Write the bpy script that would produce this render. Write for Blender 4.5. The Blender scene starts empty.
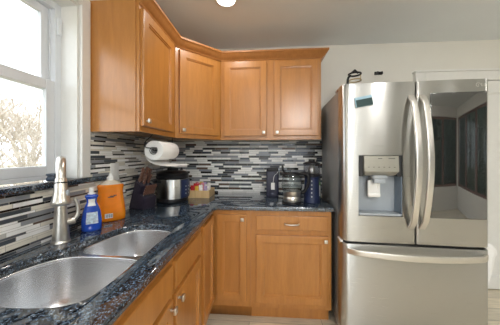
import bpy, bmesh, math, random
from mathutils import Vector, Matrix
random.seed(7)
S = bpy.context.scene
COL = S.collection
PI = math.pi

# ------------------------------------------------------------------ camera, world, exposure
cam_d = bpy.data.cameras.new('camera')
cam_d.sensor_width = 36.0
cam_d.lens = 222.0 / 500.0 * 36.0
cam_d.shift_y = -8.5 / 500.0
cam_d.clip_start = 0.02
cam = bpy.data.objects.new('camera', cam_d)
COL.objects.link(cam)
cam.location = (1.03, -2.343, 1.32)
cam.rotation_euler = (PI / 2, 0, math.radians(4.1))
S.camera = cam

W = bpy.data.worlds.new('world')
S.world = W
W.use_nodes = True
_bg = W.node_tree.nodes['Background']
_bg.inputs['Color'].default_value = (0.90, 0.95, 1.0, 1)
_bg.inputs['Strength'].default_value = 3.2

S.view_settings.view_transform = 'Standard'
S.view_settings.look = 'None'
S.view_settings.gamma = 1.0
S.view_settings.use_curve_mapping = False
S.view_settings.exposure = 0.38
S.cycles.use_denoising = True
S.cycles.max_bounces = 10
S.cycles.diffuse_bounces = 5
S.cycles.glossy_bounces = 5
S.cycles.transmission_bounces = 10
S.cycles.transparent_max_bounces = 12
S.cycles.caustics_reflective = False
S.cycles.caustics_refractive = False
S.cycles.sample_clamp_indirect = 6.0

CAN_W = 3.8          # each recessed ceiling lamp
def portal(name, loc, rot, sx, sy):
    d = bpy.data.lights.new(name, 'AREA')
    d.shape = 'RECTANGLE'; d.size = sx; d.size_y = sy
    d.cycles.is_portal = True
    o = bpy.data.objects.new(name, d); COL.objects.link(o)
    o.location = loc; o.rotation_euler = rot
portal('window_daylight', (-0.20, -1.68, 1.64), (0, -PI / 2, 0), 0.95, 0.95)
portal('added_patio_portal', (1.3, -5.12, 1.05), (PI / 2, 0, 0), 2.4, 2.0)  # guides sky light through the added, unseen patio opening

# ------------------------------------------------------------------ materials
def newmat(name):
    m = bpy.data.materials.new(name); m.use_nodes = True
    nt = m.node_tree
    return m, nt, nt.nodes['Principled BSDF']
def N(nt, t, **kw):
    n = nt.nodes.new(t)
    for k, v in kw.items(): setattr(n, k, v)
    return n
def L(nt, a, b): nt.links.new(a, b)
def ramp(nt, stops, interp='LINEAR'):
    r = N(nt, 'ShaderNodeValToRGB'); cr = r.color_ramp; cr.interpolation = interp
    while len(cr.elements) < len(stops): cr.elements.new(0.5)
    for e, (p, c) in zip(cr.elements, stops):
        e.position = p; e.color = (*c, 1)
    return r
def M2(nt, op, a, b=None):
    n = N(nt, 'ShaderNodeMath', operation=op)
    for i, v in enumerate((a, b)):
        if v is None: continue
        if isinstance(v, (int, float)): n.inputs[i].default_value = v
        else: L(nt, v, n.inputs[i])
    return n.outputs[0]
def simple(name, col, rough=0.5, metal=0.0, noise=0.06, scale=30, coat=0.0, spec=None, **kw):
    """plain material with a slight procedural variation of tone"""
    m, nt, b = newmat(name)
    tc = N(nt, 'ShaderNodeTexCoord')
    nz = N(nt, 'ShaderNodeTexNoise'); nz.inputs['Scale'].default_value = scale
    L(nt, tc.outputs['Object'], nz.inputs['Vector'])
    lo = tuple(max(0, c * (1 - noise)) for c in col); hi = tuple(min(1, c * (1 + noise)) for c in col)
    r = ramp(nt, [(0.3, lo), (0.7, hi)])
    L(nt, nz.outputs['Fac'], r.inputs['Fac'])
    L(nt, r.outputs['Color'], b.inputs['Base Color'])
    b.inputs['Roughness'].default_value = rough
    b.inputs['Metallic'].default_value = metal
    if coat:
        b.inputs['Coat Weight'].default_value = coat
        b.inputs['Coat Roughness'].default_value = 0.12
    if spec is not None: b.inputs['Specular IOR Level'].default_value = spec
    for k, v in kw.items(): b.inputs[k.replace('_', ' ')].default_value = v
    return m

def wood(name, dark, light, scale=(9, 9, 1.0), rough=0.32, coat=0.5):
    m, nt, b = newmat(name)
    tc = N(nt, 'ShaderNodeTexCoord')
    mp = N(nt, 'ShaderNodeMapping'); mp.inputs['Scale'].default_value = scale
    L(nt, tc.outputs['Object'], mp.inputs['Vector'])
    n1 = N(nt, 'ShaderNodeTexNoise'); n1.inputs['Scale'].default_value = 3.0; n1.inputs['Detail'].default_value = 6
    n1.inputs['Distortion'].default_value = 0.6
    n2 = N(nt, 'ShaderNodeTexNoise'); n2.inputs['Scale'].default_value = 22.0; n2.inputs['Detail'].default_value = 3
    L(nt, mp.outputs[0], n1.inputs['Vector']); L(nt, mp.outputs[0], n2.inputs['Vector'])
    mix = M2(nt, 'ADD', M2(nt, 'MULTIPLY', n1.outputs['Fac'], 0.7), M2(nt, 'MULTIPLY', n2.outputs['Fac'], 0.3))
    r = ramp(nt, [(0.30, dark), (0.68, light)])
    L(nt, mix, r.inputs['Fac']); L(nt, r.outputs['Color'], b.inputs['Base Color'])
    b.inputs['Roughness'].default_value = rough
    b.inputs['Coat Weight'].default_value = coat; b.inputs['Coat Roughness'].default_value = 0.24
    return m

MAPLE = wood('honey_maple', (0.375, 0.150, 0.030), (0.485, 0.208, 0.046))
MOLDING = wood('maple_molding', (0.34, 0.135, 0.032), (0.45, 0.19, 0.05), rough=0.5, coat=0.0)
MAPLE_IN = wood('maple_shell', (0.30, 0.12, 0.05), (0.40, 0.17, 0.07), rough=0.5, coat=0.0)
SASHB = wood('dark_window_wood', (0.12, 0.05, 0.035), (0.18, 0.08, 0.055), rough=0.4)
PINE = wood('pale_wood', (0.55, 0.36, 0.16), (0.72, 0.52, 0.28), rough=0.5, coat=0.0)
BROWN = wood('brown_handle', (0.10, 0.045, 0.03), (0.20, 0.09, 0.06), scale=(30, 30, 8), rough=0.35)
WALL = simple('wall_paint', (0.80, 0.785, 0.735), 0.85, noise=0.015, scale=3)
CEIL = simple('ceiling_paint', (0.80, 0.84, 0.87), 0.9, noise=0.01, scale=3)
WHITE = simple('white_trim_paint', (0.80, 0.80, 0.78), 0.4, noise=0.01)
VINYL = simple('white_vinyl', (0.72, 0.75, 0.79), 0.35, noise=0.01)
PLASTIC_W = simple('white_plastic', (0.82, 0.82, 0.80), 0.4, noise=0.01)
PAPER = simple('paper', (0.86, 0.86, 0.85), 0.9, noise=0.02, scale=90)
BLACK = simple('black_plastic', (0.012, 0.012, 0.014), 0.35, spec=0.25)
NAVY = simple('navy_plastic', (0.020, 0.030, 0.080), 0.3, spec=0.3)
BLOCK = simple('dark_block_wood', (0.030, 0.025, 0.042), 0.42, noise=0.2, spec=0.3)
TINB = simple('dark_tin', (0.035, 0.036, 0.06), 0.35, spec=0.3)
NICKEL = simple('brushed_nickel', (0.66, 0.63, 0.58), 0.3, 1.0, noise=0.04)
CHROME = simple('polished_steel', (0.75, 0.74, 0.72), 0.14, 1.0, noise=0.02)
GREYPL = simple('grey_plastic', (0.36, 0.395, 0.43), 0.4, noise=0.02)
PANELM = simple('dispenser_panel', (0.40, 0.385, 0.33), 0.3, 0.5, noise=0.02)
FSIDE = simple('grey_fridge_side', (0.30, 0.31, 0.31), 0.38, 0.3, noise=0.03)
DARK = simple('dark_gap', (0.02, 0.02, 0.022), 0.6)
SCREEN = simple('dark_mirror_glass', (0.012, 0.013, 0.014), 0.02, noise=0.0, IOR=2.5)
TOWELC = simple('white_cloth', (0.84, 0.84, 0.83), 0.85, noise=0.02)
TEAL = simple('teal_print', (0.006, 0.04, 0.04), 0.55)
PALEBLUE = simple('pale_blue_print', (0.30, 0.48, 0.60), 0.4)
BARK = simple('grey_bark', (0.42, 0.37, 0.31), 0.9, noise=0.25)
GRASS = simple('winter_grass', (0.36, 0.31, 0.20), 0.95, noise=0.3, scale=2)
GREEN = simple('green_print', (0.10, 0.28, 0.06), 0.5)
BLUEL = simple('blue_liquid_bottle', (0.014, 0.07, 0.46), 0.12, noise=0.02, coat=0.5)
def brushed(name, col, rough, aniso, axis, rot=0.25):
    m, nt, b = newmat(name)
    b.inputs['Base Color'].default_value = (*col, 1)
    b.inputs['Metallic'].default_value = 1.0
    b.inputs['Roughness'].default_value = rough
    b.inputs['Anisotropic'].default_value = aniso
    tg = N(nt, 'ShaderNodeTangent'); tg.direction_type = 'RADIAL'; tg.axis = axis
    b.inputs['Anisotropic Rotation'].default_value = rot
    L(nt, tg.outputs[0], b.inputs['Tangent'])
    tc = N(nt, 'ShaderNodeTexCoord')
    mp = N(nt, 'ShaderNodeMapping'); mp.inputs['Scale'].default_value = (2, 2, 220)
    nz = N(nt, 'ShaderNodeTexNoise'); nz.inputs['Scale'].default_value = 3.0
    L(nt, tc.outputs['Object'], mp.inputs['Vector']); L(nt, mp.outputs[0], nz.inputs['Vector'])
    L(nt, M2(nt, 'ADD', M2(nt, 'MULTIPLY', nz.outputs['Fac'], 0.08), rough - 0.04), b.inputs['Roughness'])
    return m
STEEL = brushed('brushed_stainless', (0.54, 0.54, 0.525), 0.29, 0.92, 'Z')
SINKM = brushed('sink_stainless', (0.76, 0.77, 0.79), 0.25, 0.3, 'Z')
HANDLE = simple('handle_steel', (0.74, 0.72, 0.68), 0.34, 1.0, noise=0.02)

def clear(name, tint, rough=0.02, ior=1.45):
    """thin clear sheet: mostly see-through with a Fresnel reflection"""
    m, nt, b = newmat(name)
    nt.nodes.remove(b)
    out = nt.nodes['Material Output']
    tr = N(nt, 'ShaderNodeBsdfTransparent'); tr.inputs['Color'].default_value = (*tint, 1)
    gl = N(nt, 'ShaderNodeBsdfGlossy'); gl.inputs['Roughness'].default_value = rough
    fr = N(nt, 'ShaderNodeFresnel'); fr.inputs['IOR'].default_value = ior
    ge = N(nt, 'ShaderNodeNewGeometry')
    L(nt, M2(nt, 'ADD', ior, M2(nt, 'MULTIPLY', ge.outputs['Backfacing'], 1 / ior - ior)), fr.inputs['IOR'])
    mx = N(nt, 'ShaderNodeMixShader')
    L(nt, fr.outputs[0], mx.inputs[0]); L(nt, tr.outputs[0], mx.inputs[1]); L(nt, gl.outputs[0], mx.inputs[2])
    L(nt, mx.outputs[0], out.inputs['Surface'])
    return m
GLASS = clear('window_glass', (0.97, 0.98, 0.98))
KGLASS = clear('kettle_glass', (0.95, 0.97, 0.97), 0.04)
SMOKE = clear('smoked_plastic', (0.68, 0.69, 0.72), 0.10, 1.7)
def orange_mat():
    m, nt, b = newmat('orange_soap')
    b.inputs['Base Color'].default_value = (0.92, 0.27, 0.008, 1)
    b.inputs['Roughness'].default_value = 0.12
    b.inputs['Transmission Weight'].default_value = 0.12
    b.inputs['Subsurface Weight'].default_value = 0.35
    b.inputs['Subsurface Radius'].default_value = (0.06, 0.02, 0.004)
    b.inputs['Subsurface Scale'].default_value = 0.5
    b.inputs['Coat Weight'].default_value = 0.5
    return m
ORANGE = orange_mat()
ORANGE_D = simple('dark_orange_label', (0.86, 0.23, 0.008), 0.2, coat=0.5)

def granite():
    m, nt, b = newmat('blue_pearl_granite')
    tc = N(nt, 'ShaderNodeTexCoord')
    v = N(nt, 'ShaderNodeTexVoronoi'); v.inputs['Scale'].default_value = 180
    v2 = N(nt, 'ShaderNodeTexVoronoi'); v2.inputs['Scale'].default_value = 310
    nz = N(nt, 'ShaderNodeTexNoise'); nz.inputs['Scale'].default_value = 9
    for n in (v, v2, nz): L(nt, tc.outputs['Object'], n.inputs['Vector'])
    wn = N(nt, 'ShaderNodeSeparateColor'); L(nt, v.outputs['Color'], wn.inputs[0])
    wn2 = N(nt, 'ShaderNodeSeparateColor'); L(nt, v2.outputs['Color'], wn2.inputs[0])
    f = M2(nt, 'ADD', M2(nt, 'MULTIPLY', wn.outputs[0], 0.50),
           M2(nt, 'ADD', M2(nt, 'MULTIPLY', wn2.outputs[1], 0.45), M2(nt, 'MULTIPLY', nz.outputs['Fac'], 0.06)))
    r = ramp(nt, [(0.0, (0.002, 0.0025, 0.004)), (0.40, (0.005, 0.007, 0.010)), (0.54, (0.022, 0.034, 0.052)),
                  (0.70, (0.065, 0.10, 0.15)), (0.92, (0.22, 0.29, 0.36))])
    L(nt, f, r.inputs['Fac']); L(nt, r.outputs['Color'], b.inputs['Base Color'])
    b.inputs['Roughness'].default_value = 0.035
    b.inputs['Specular IOR Level'].default_value = 0.5
    b.inputs['IOR'].default_value = 2.05
    return m
GRANITE = granite()

def mosaic(name, along, back=False):
    """linear glass-and-stone mosaic: thick and thin rows of random-length strips"""
    m, nt, b = newmat(name)
    tc = N(nt, 'ShaderNodeTexCoord'); sx = N(nt, 'ShaderNodeSeparateXYZ')
    L(nt, tc.outputs['Object'], sx.inputs[0])
    u = sx.outputs[along]; v = sx.outputs['Z']
    P_, cut = (0.042, 0.5) if back else (0.0275, 0.67)
    q = M2(nt, 'DIVIDE', v, P_); fl = M2(nt, 'FLOOR', q); fr = M2(nt, 'FRACT', q)
    thin = M2(nt, 'GREATER_THAN', fr, cut)
    row = M2(nt, 'ADD', M2(nt, 'MULTIPLY', fl, 2.0), thin)
    w1 = N(nt, 'ShaderNodeTexWhiteNoise', noise_dimensions='1D'); L(nt, row, w1.inputs['W'])
    ln = M2(nt, 'ADD', 0.095, M2(nt, 'MULTIPLY', w1.outputs['Value'], 0.06))
    uu = M2(nt, 'ADD', M2(nt, 'DIVIDE', M2(nt, 'ADD', u, 20.0), ln), M2(nt, 'MULTIPLY', w1.outputs['Value'], 37.0))
    cell = M2(nt, 'FLOOR', uu); cf = M2(nt, 'FRACT', uu)
    cx = N(nt, 'ShaderNodeCombineXYZ'); L(nt, cell, cx.inputs[0]); L(nt, row, cx.inputs[1])
    w2 = N(nt, 'ShaderNodeTexWhiteNoise', noise_dimensions='2D'); L(nt, cx.outputs[0], w2.inputs['Vector'])
    cream, white, greige, grey = (0.76, 0.73, 0.64), (0.92, 0.92, 0.91), (0.52, 0.51, 0.48), (0.27, 0.285, 0.305)
    slate, black, brown = (0.065, 0.075, 0.09), (0.010, 0.010, 0.013), (0.085, 0.045, 0.03)
    rk = ramp(nt, [(0, cream), (0.28, white), (0.45, greige), (0.64, grey), (0.78, slate), (0.90, cream)], 'CONSTANT')
    if back: cream, greige, grey, slate = (0.82, 0.83, 0.82), (0.50, 0.52, 0.55), (0.24, 0.26, 0.30), (0.05, 0.062, 0.085)
    if back: rk = ramp(nt, [(0, cream), (0.18, white), (0.46, greige), (0.58, grey), (0.70, slate), (0.86, white)], 'CONSTANT')
    rn = ramp(nt, [(0, black), (0.28, brown), (0.40, slate), (0.56, white), (0.70, grey), (0.82, cream), (0.92, black)], 'CONSTANT')
    L(nt, w2.outputs['Value'], rk.inputs['Fac']); L(nt, w2.outputs['Value'], rn.inputs['Fac'])
    mx = N(nt, 'ShaderNodeMix', data_type='RGBA'); L(nt, thin, mx.inputs['Factor'])
    L(nt, rk.outputs['Color'], mx.inputs['A']); L(nt, rn.outputs['Color'], mx.inputs['B'])
    # grout
    if not back:
        rk2 = ramp(nt, [(0, cream), (0.32, white), (0.52, greige), (0.74, grey), (0.87, slate)], 'CONSTANT'); L(nt, w2.outputs['Value'], rk2.inputs['Fac']); L(nt, rk2.outputs['Color'], mx.inputs['A'])
        rn2 = ramp(nt, [(0, black), (0.34, brown), (0.46, slate), (0.58, cream), (0.82, white)], 'CONSTANT'); L(nt, w2.outputs['Value'], rn2.inputs['Fac']); L(nt, rn2.outputs['Color'], mx.inputs['B'])
    e1 = M2(nt, 'LESS_THAN', cf, 0.016)
    e2 = M2(nt, 'LESS_THAN', fr, 0.05)
    e3 = M2(nt, 'LESS_THAN', M2(nt, 'ABSOLUTE', M2(nt, 'SUBTRACT', fr, cut)), 0.025)
    g = M2(nt, 'MAXIMUM', e1, M2(nt, 'MAXIMUM', e2, e3))
    mg = N(nt, 'ShaderNodeMix', data_type='RGBA'); L(nt, g, mg.inputs['Factor'])
    L(nt, mx.outputs['Result'], mg.inputs['A']); mg.inputs['B'].default_value = (0.40, 0.385, 0.35, 1)
    L(nt, mg.outputs['Result'], b.inputs['Base Color'])
    L(nt, M2(nt, 'ADD', 0.12, M2(nt, 'MULTIPLY', M2(nt, 'FRACT', M2(nt, 'MULTIPLY', w2.outputs['Value'], 13.0)), 0.3)), b.inputs['Roughness'])
    bp = N(nt, 'ShaderNodeBump'); bp.inputs['Strength'].default_value = 0.25; bp.inputs['Distance'].default_value = 0.002
    bp.invert = True
    L(nt, g, bp.inputs['Height']); L(nt, bp.outputs[0], b.inputs['Normal'])
    return m
MOS_X = mosaic('mosaic_tile_back', 'X', True); MOS_Y = mosaic('mosaic_tile_side', 'Y')

def floor_mat():
    m, nt, b = newmat('wood_look_tile')
    tc = N(nt, 'ShaderNodeTexCoord')
    br = N(nt, 'ShaderNodeTexBrick'); br.offset = 0.37
    br.inputs['Scale'].default_value = 1.0
    br.inputs['Brick Width'].default_value = 0.9; br.inputs['Row Height'].default_value = 0.15
    br.inputs['Mortar Size'].default_value = 0.002
    br.inputs['Color1'].default_value = (0.80, 0.71, 0.55, 1); br.inputs['Color2'].default_value = (0.62, 0.56, 0.45, 1)
    br.inputs['Mortar'].default_value = (0.3, 0.26, 0.2, 1)
    L(nt, tc.outputs['Object'], br.inputs['Vector'])
    mp = N(nt, 'ShaderNodeMapping'); mp.inputs['Scale'].default_value = (3, 30, 1)
    nz = N(nt, 'ShaderNodeTexNoise'); nz.inputs['Scale'].default_value = 3; nz.inputs['Detail'].default_value = 5
    L(nt, tc.outputs['Object'], mp.inputs['Vector']); L(nt, mp.outputs[0], nz.inputs['Vector'])
    r = ramp(nt, [(0.3, (0.8, 0.8, 0.8)), (0.7, (1.1, 1.1, 1.1))]); L(nt, nz.outputs['Fac'], r.inputs['Fac'])
    mx = N(nt, 'ShaderNodeMix', data_type='RGBA', blend_type='MULTIPLY'); mx.inputs['Factor'].default_value = 1
    L(nt, br.outputs['Color'], mx.inputs['A']); L(nt, r.outputs['Color'], mx.inputs['B'])
    L(nt, mx.outputs['Result'], b.inputs['Base Color'])
    b.inputs['Roughness'].default_value = 0.4
    return m
FLOORM = floor_mat()
def emit(name, col, s):
    m, nt, b = newmat(name)
    b.inputs['Base Color'].default_value = (*col, 1)
    b.inputs['Emission Color'].default_value = (*col, 1); b.inputs['Emission Strength'].default_value = s
    return m
GLOBE = emit('frosted_globe', (1.0, 0.975, 0.94), 85.0)  # glow of the added globe behind the viewer
LAMP = emit('lamp_lens', (1.0, 0.95, 0.90), 6.0)

# ------------------------------------------------------------------ mesh helpers
def BM(): return bmesh.new()
def root_of(o):
    while o.parent: o = o.parent
    return o
def obj(name, bm, mat, parent=None, label=None, local=False, smooth=None):
    me = bpy.data.meshes.new(name)
    if parent is not None and not local:
        bmesh.ops.translate(bm, verts=bm.verts, vec=-root_of(parent).location)
    bmesh.ops.recalc_face_normals(bm, faces=bm.faces)
    bm.to_mesh(me); bm.free()
    for m in (mat if isinstance(mat, (list, tuple)) else [mat]): me.materials.append(m)
    o = bpy.data.objects.new(name, me); COL.objects.link(o)
    if parent is not None: o.parent = parent
    if label: o['label'] = label
    if smooth is not None:
        me.shade_smooth() if hasattr(me, 'shade_smooth') else None
        me.set_sharp_from_angle(angle=math.radians(smooth))
    return o
def thing(name, label, cat, loc, group=None, rz=0):
    o = bpy.data.objects.new(name, None); COL.objects.link(o)
    o.empty_display_size = 0.05
    o.location = loc; o.rotation_euler.z = rz
    tag(o, label, cat, group); return o
def tag(o, label, cat, group=None):
    o['label'] = label; o['category'] = cat
    if group: o['group'] = group
    return o
def struct(o): o['kind'] = 'structure'; return o

def box(bm, x0, x1, y0, y1, z0, z1, bev=0.0, seg=2, mat=None):
    r = bmesh.ops.create_cube(bm, size=1)
    vs = r['verts']
    M = Matrix.Translation(((x0 + x1) / 2, (y0 + y1) / 2, (z0 + z1) / 2)) @ Matrix.Diagonal((abs(x1 - x0), abs(y1 - y0), abs(z1 - z0), 1))
    bmesh.ops.transform(bm, matrix=M, verts=vs)
    if bev > 0:
        es = list({e for v in vs for e in v.link_edges})
        r2 = bmesh.ops.bevel(bm, geom=es, offset=bev, segments=seg, affect='EDGES', profile=0.5)
        vs = list({v for f in r2['faces'] for v in f.verts} | {v for v in vs if v.is_valid})
    if mat is not None:
        bmesh.ops.transform(bm, matrix=mat, verts=vs)
    return vs
def lathe(bm, prof, c=(0, 0, 0), n=28, sx=1, sy=1, mat=None, cap=True):
    rings = []
    for r, z in prof:
        ring = []
        for k in range(n):
            a = 2 * PI * k / n
            p = Vector((c[0] + r * sx * math.cos(a), c[1] + r * sy * math.sin(a), c[2] + z))
            if mat is not None: p = mat @ p
            ring.append(bm.verts.new(p))
        rings.append(ring)
    for a, b in zip(rings, rings[1:]):
        for k in range(n):
            bm.faces.new((a[k], a[(k + 1) % n], b[(k + 1) % n], b[k]))
    if cap:
        bm.faces.new(rings[0][::-1]); bm.faces.new(rings[-1])
    return rings
def loft(bm, rings, closed=True, cap=True):
    R = [[bm.verts.new(p) for p in ring] for ring in rings]
    n = len(R[0])
    for a, b in zip(R, R[1:]):
        for k in range(n if closed else n - 1):
            bm.faces.new((a[k], a[(k + 1) % n], b[(k + 1) % n], b[k]))
    if cap:
        bm.faces.new(R[0][::-1]); bm.faces.new(R[-1])
    return R
def frames(pts):
    T = []
    for i in range(len(pts)):
        a = pts[max(i - 1, 0)]; b = pts[min(i + 1, len(pts) - 1)]
        T.append((b - a).normalized())
    up = Vector((0, 0, 1)) if abs(T[0].z) < 0.9 else Vector((1, 0, 0))
    nrm = (up - T[0] * up.dot(T[0])).normalized(); out = []
    for t in T:
        nrm = (nrm - t * nrm.dot(t)).normalized()
        out.append((t, nrm, t.cross(nrm)))
    return out
def tube(bm, pts, rad, n=12, cap=True, flat=None):
    """round tube (or flat=(w,h) box section) along points; rad number or list"""
    pts = [Vector(p) for p in pts]
    rs = rad if isinstance(rad, (list, tuple)) else [rad] * len(pts)
    rings = []
    for p, r, (t, nn, bb) in zip(pts, rs, frames(pts)):
        rings.append([p + nn * r * math.cos(2 * PI * k / n) + bb * r * math.sin(2 * PI * k / n) for k in range(n)])
    return loft(bm, rings, True, cap)
def catmull(pts, n=6, closed=True):
    out = []; k = len(pts)
    rng = range(k) if closed else range(k - 1)
    for i in rng:
        g = lambda j: Vector(pts[j % k]) if closed else Vector(pts[min(max(j, 0), k - 1)])
        p0, p1, p2, p3 = g(i - 1), g(i), g(i + 1), g(i + 2)
        for s in range(n):
            t = s / n
            out.append(0.5 * ((2 * p1) + (p2 - p0) * t + (2 * p0 - 5 * p1 + 4 * p2 - p3) * t * t + (3 * p1 - p0 - 3 * p2 + p3) * t ** 3))
    if not closed: out.append(Vector(pts[-1]))
    return out
def plate(outlines, z0, z1, bev=0.0, seg=2):
    """filled 2D outlines (first outer, rest holes) extruded to z0..z1 -> bmesh"""
    cu = bpy.data.curves.new('tmp', 'CURVE'); cu.dimensions = '2D'; cu.fill_mode = 'BOTH'
    for ol in outlines:
        sp = cu.splines.new('POLY'); sp.points.add(len(ol) - 1); sp.use_cyclic_u = True
        for p, q in zip(sp.points, ol): p.co = (q[0], q[1], 0, 1)
    cu.extrude = (z1 - z0) / 2 - bev; cu.bevel_depth = bev; cu.bevel_resolution = seg
    cu.offset = -bev
    o = bpy.data.objects.new('tmp', cu); COL.objects.link(o)
    dg = bpy.context.evaluated_depsgraph_get()
    me = bpy.data.meshes.new_from_object(o.evaluated_get(dg))
    bm = BM(); bm.from_mesh(me)
    bmesh.ops.remove_doubles(bm, verts=bm.verts, dist=1e-5)
    bmesh.ops.translate(bm, verts=bm.verts, vec=(0, 0, (z0 + z1) / 2))
    bpy.data.objects.remove(o); bpy.data.curves.remove(cu); bpy.data.meshes.remove(me)
    return bm
def roundrect(x0, x1, y0, y1, r, n=5):
    out = []
    for cx, cy, a0 in ((x1 - r, y0 + r, -PI / 2), (x1 - r, y1 - r, 0), (x0 + r, y1 - r, PI / 2), (x0 + r, y0 + r, PI)):
        for k in range(n + 1):
            a = a0 + PI / 2 * k / n
            out.append((cx + r * math.cos(a), cy + r * math.sin(a)))
    return out
def sweep(bm, path, prof):
    """mitred sweep: path = 2D corner points, outward side to the right; prof = (out, z)"""
    P = [Vector(p) for p in path]; rings = []
    for i, p in enumerate(P):
        ns = []
        if i > 0: d = (P[i] - P[i - 1]).normalized(); ns.append(Vector((d.y, -d.x)))
        if i < len(P) - 1: d = (P[i + 1] - P[i]).normalized(); ns.append(Vector((d.y, -d.x)))
        if len(ns) == 2:
            mv = (ns[0] + ns[1]).normalized(); mv = mv / mv.dot(ns[0])
        else: mv = ns[0]
        rings.append([Vector((p.x + mv.x * o, p.y + mv.y * o, z)) for o, z in prof])
    loft(bm, rings)
def panel_door(w, h, t=0.02, rw=0.055, flat=False):
    """shaker door, local: x 0..w, z 0..h, back at y=0, front at y=-t"""
    bm = BM()
    prof = [(0, 0), (0, t - 0.004), (0.0015, t - 0.001), (0.005, t)]
    if not flat:
        prof += [(rw, t), (rw + 0.002, t - 0.006), (rw + 0.009, t - 0.007), (rw + 0.011, t - 0.0135)]
    rings = []
    for ins, d in prof:
        rings.append([bm.verts.new((x, -d, z)) for x, z in ((ins, ins), (w - ins, ins), (w - ins, h - ins), (ins, h - ins))])
    for a, b in zip(rings, rings[1:]):
        for k in range(4): bm.faces.new((a[k], a[(k + 1) % 4], b[(k + 1) % 4], b[k]))
    bm.faces.new(rings[0]); bm.faces.new(rings[-1])
    return bm
def xf(bm, M): bmesh.ops.transform(bm, matrix=M, verts=bm.verts); return bm
def face_back(x, y, z): return Matrix.Translation((x, y, z))                                   # faces -y, local x -> +x
def face_left(x, y, z): return Matrix.Translation((x, y, z)) @ Matrix.Rotation(PI / 2, 4, 'Z')  # faces +x, local x -> +y
def face_diag(x, y, z): return Matrix.Translation((x, y, z)) @ Matrix.Rotation(PI / 4, 4, 'Z')
def knob_bm():
    bm = BM()
    tube(bm, [(0, 0.001, 0), (0, -0.016, 0)], 0.006, 10)
    box(bm, -0.013, 0.013, -0.027, -0.015, -0.013, 0.013, 0.003)
    return bm
def add_door(par, frame, ox, oz, w, h, knob=None, flat=False, name='door', rw=0.055):
    """frame: matrix of the cabinet face; door at (ox, oz) on it"""
    M = frame @ Matrix.Translation((ox, -0.0005, oz))
    d = obj(name, xf(panel_door(w, h, flat=flat, rw=rw), M), MAPLE, par)
    if knob:
        obj('knob', xf(knob_bm(), M @ Matrix.Translation((knob[0], -0.02, knob[1]))), NICKEL, d, 'brushed nickel square knob', smooth=40)
    return d

# ------------------------------------------------------------------ setting: room shell
RX, RY, CZ = 4.9, -5.1, 2.44
WY0, WY1, WZ0, WZ1 = -2.16, -1.19, 1.187, 2.14      # window opening in the left wall
bm = BM(); box(bm, -0.15, RX + 0.15, RY - 0.15, 0.15, -0.1, 0); struct(obj('floor', bm, FLOORM))
bm = BM(); box(bm, -0.15, RX + 0.15, RY - 0.15, 0.15, CZ, CZ + 0.1); struct(obj('ceiling', bm, CEIL))
bm = BM(); box(bm, 0, RX, 0, 0.15, 0, CZ); struct(obj('wall_back', bm, WALL))
QY0, QY1, QZ0, QZ1 = -5.06, -2.66, 0.55, 2.2           # opening for the added window in the right wall
bm = BM()
box(bm, RX, RX + 0.15, RY - 0.15, QY0, 0, CZ); box(bm, RX, RX + 0.15, QY1, 0.15, 0, CZ); box(bm, RX, RX + 0.15, QY0, QY1, 0, QZ0); box(bm, RX, RX + 0.15, QY0, QY1, QZ1, CZ)
struct(obj('wall_right', bm, WALL))
w2 = struct(thing('added_window_right', 'added unseen window with brown posts in the far right wall, for the fridge reflection', 'window', (RX, (QY0 + QY1) / 2, QZ0)))  # unseen window, added so the fridge glass has something dark to reflect
for k in range(3):
    y0 = QY0 + 0.002 + k * 0.8; y1 = y0 + 0.796
    bm = BM(); box(bm, RX + 0.04, RX + 0.09, y0, y0 + 0.05, QZ0 + 0.002, QZ1 - 0.002); box(bm, RX + 0.04, RX + 0.09, y1 - 0.05, y1, QZ0 + 0.002, QZ1 - 0.002)
    box(bm, RX + 0.04, RX + 0.09, y0 + 0.05, y1 - 0.05, QZ0 + 0.002, QZ0 + 0.052); box(bm, RX + 0.04, RX + 0.09, y0 + 0.05, y1 - 0.05, QZ1 - 0.052, QZ1 - 0.002)
    s_ = obj('sash', bm, SASHB, w2)
    bm = BM(); box(bm, RX + 0.062, RX + 0.068, y0 + 0.05, y1 - 0.05, QZ0 + 0.052, QZ1 - 0.052); obj('pane', bm, GLASS, s_)
bm = BM()
box(bm, -0.15, 0, RY - 0.15, WY0, 0, CZ); box(bm, -0.15, 0, WY1, 0.15, 0, CZ)
box(bm, -0.15, 0, WY0, WY1, 0, WZ0 - 0.03); box(bm, -0.15, 0, WY0, WY1, WZ1, CZ)
struct(obj('wall_left', bm, WALL))
PX0, PX1, PZ1 = 0.1, 2.5, 2.05                      # opening for the added patio door in the rear wall
bm = BM()
VX0, VX1 = 2.86, 4.86                                   # second added window, in the rear wall
box(bm, VX0, VX1, RY - 0.15, RY, 0, 0.55); box(bm, VX0, VX1, RY - 0.15, RY, 2.2, CZ); box(bm, VX1, RX, RY - 0.15, RY, 0, CZ)
box(bm, 0, PX0, RY - 0.15, RY, 0, CZ); box(bm, PX1, VX0, RY - 0.15, RY, 0, CZ); box(bm, PX0, PX1, RY - 0.15, RY, PZ1, CZ)
struct(obj('wall_rear', bm, WALL))
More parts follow.
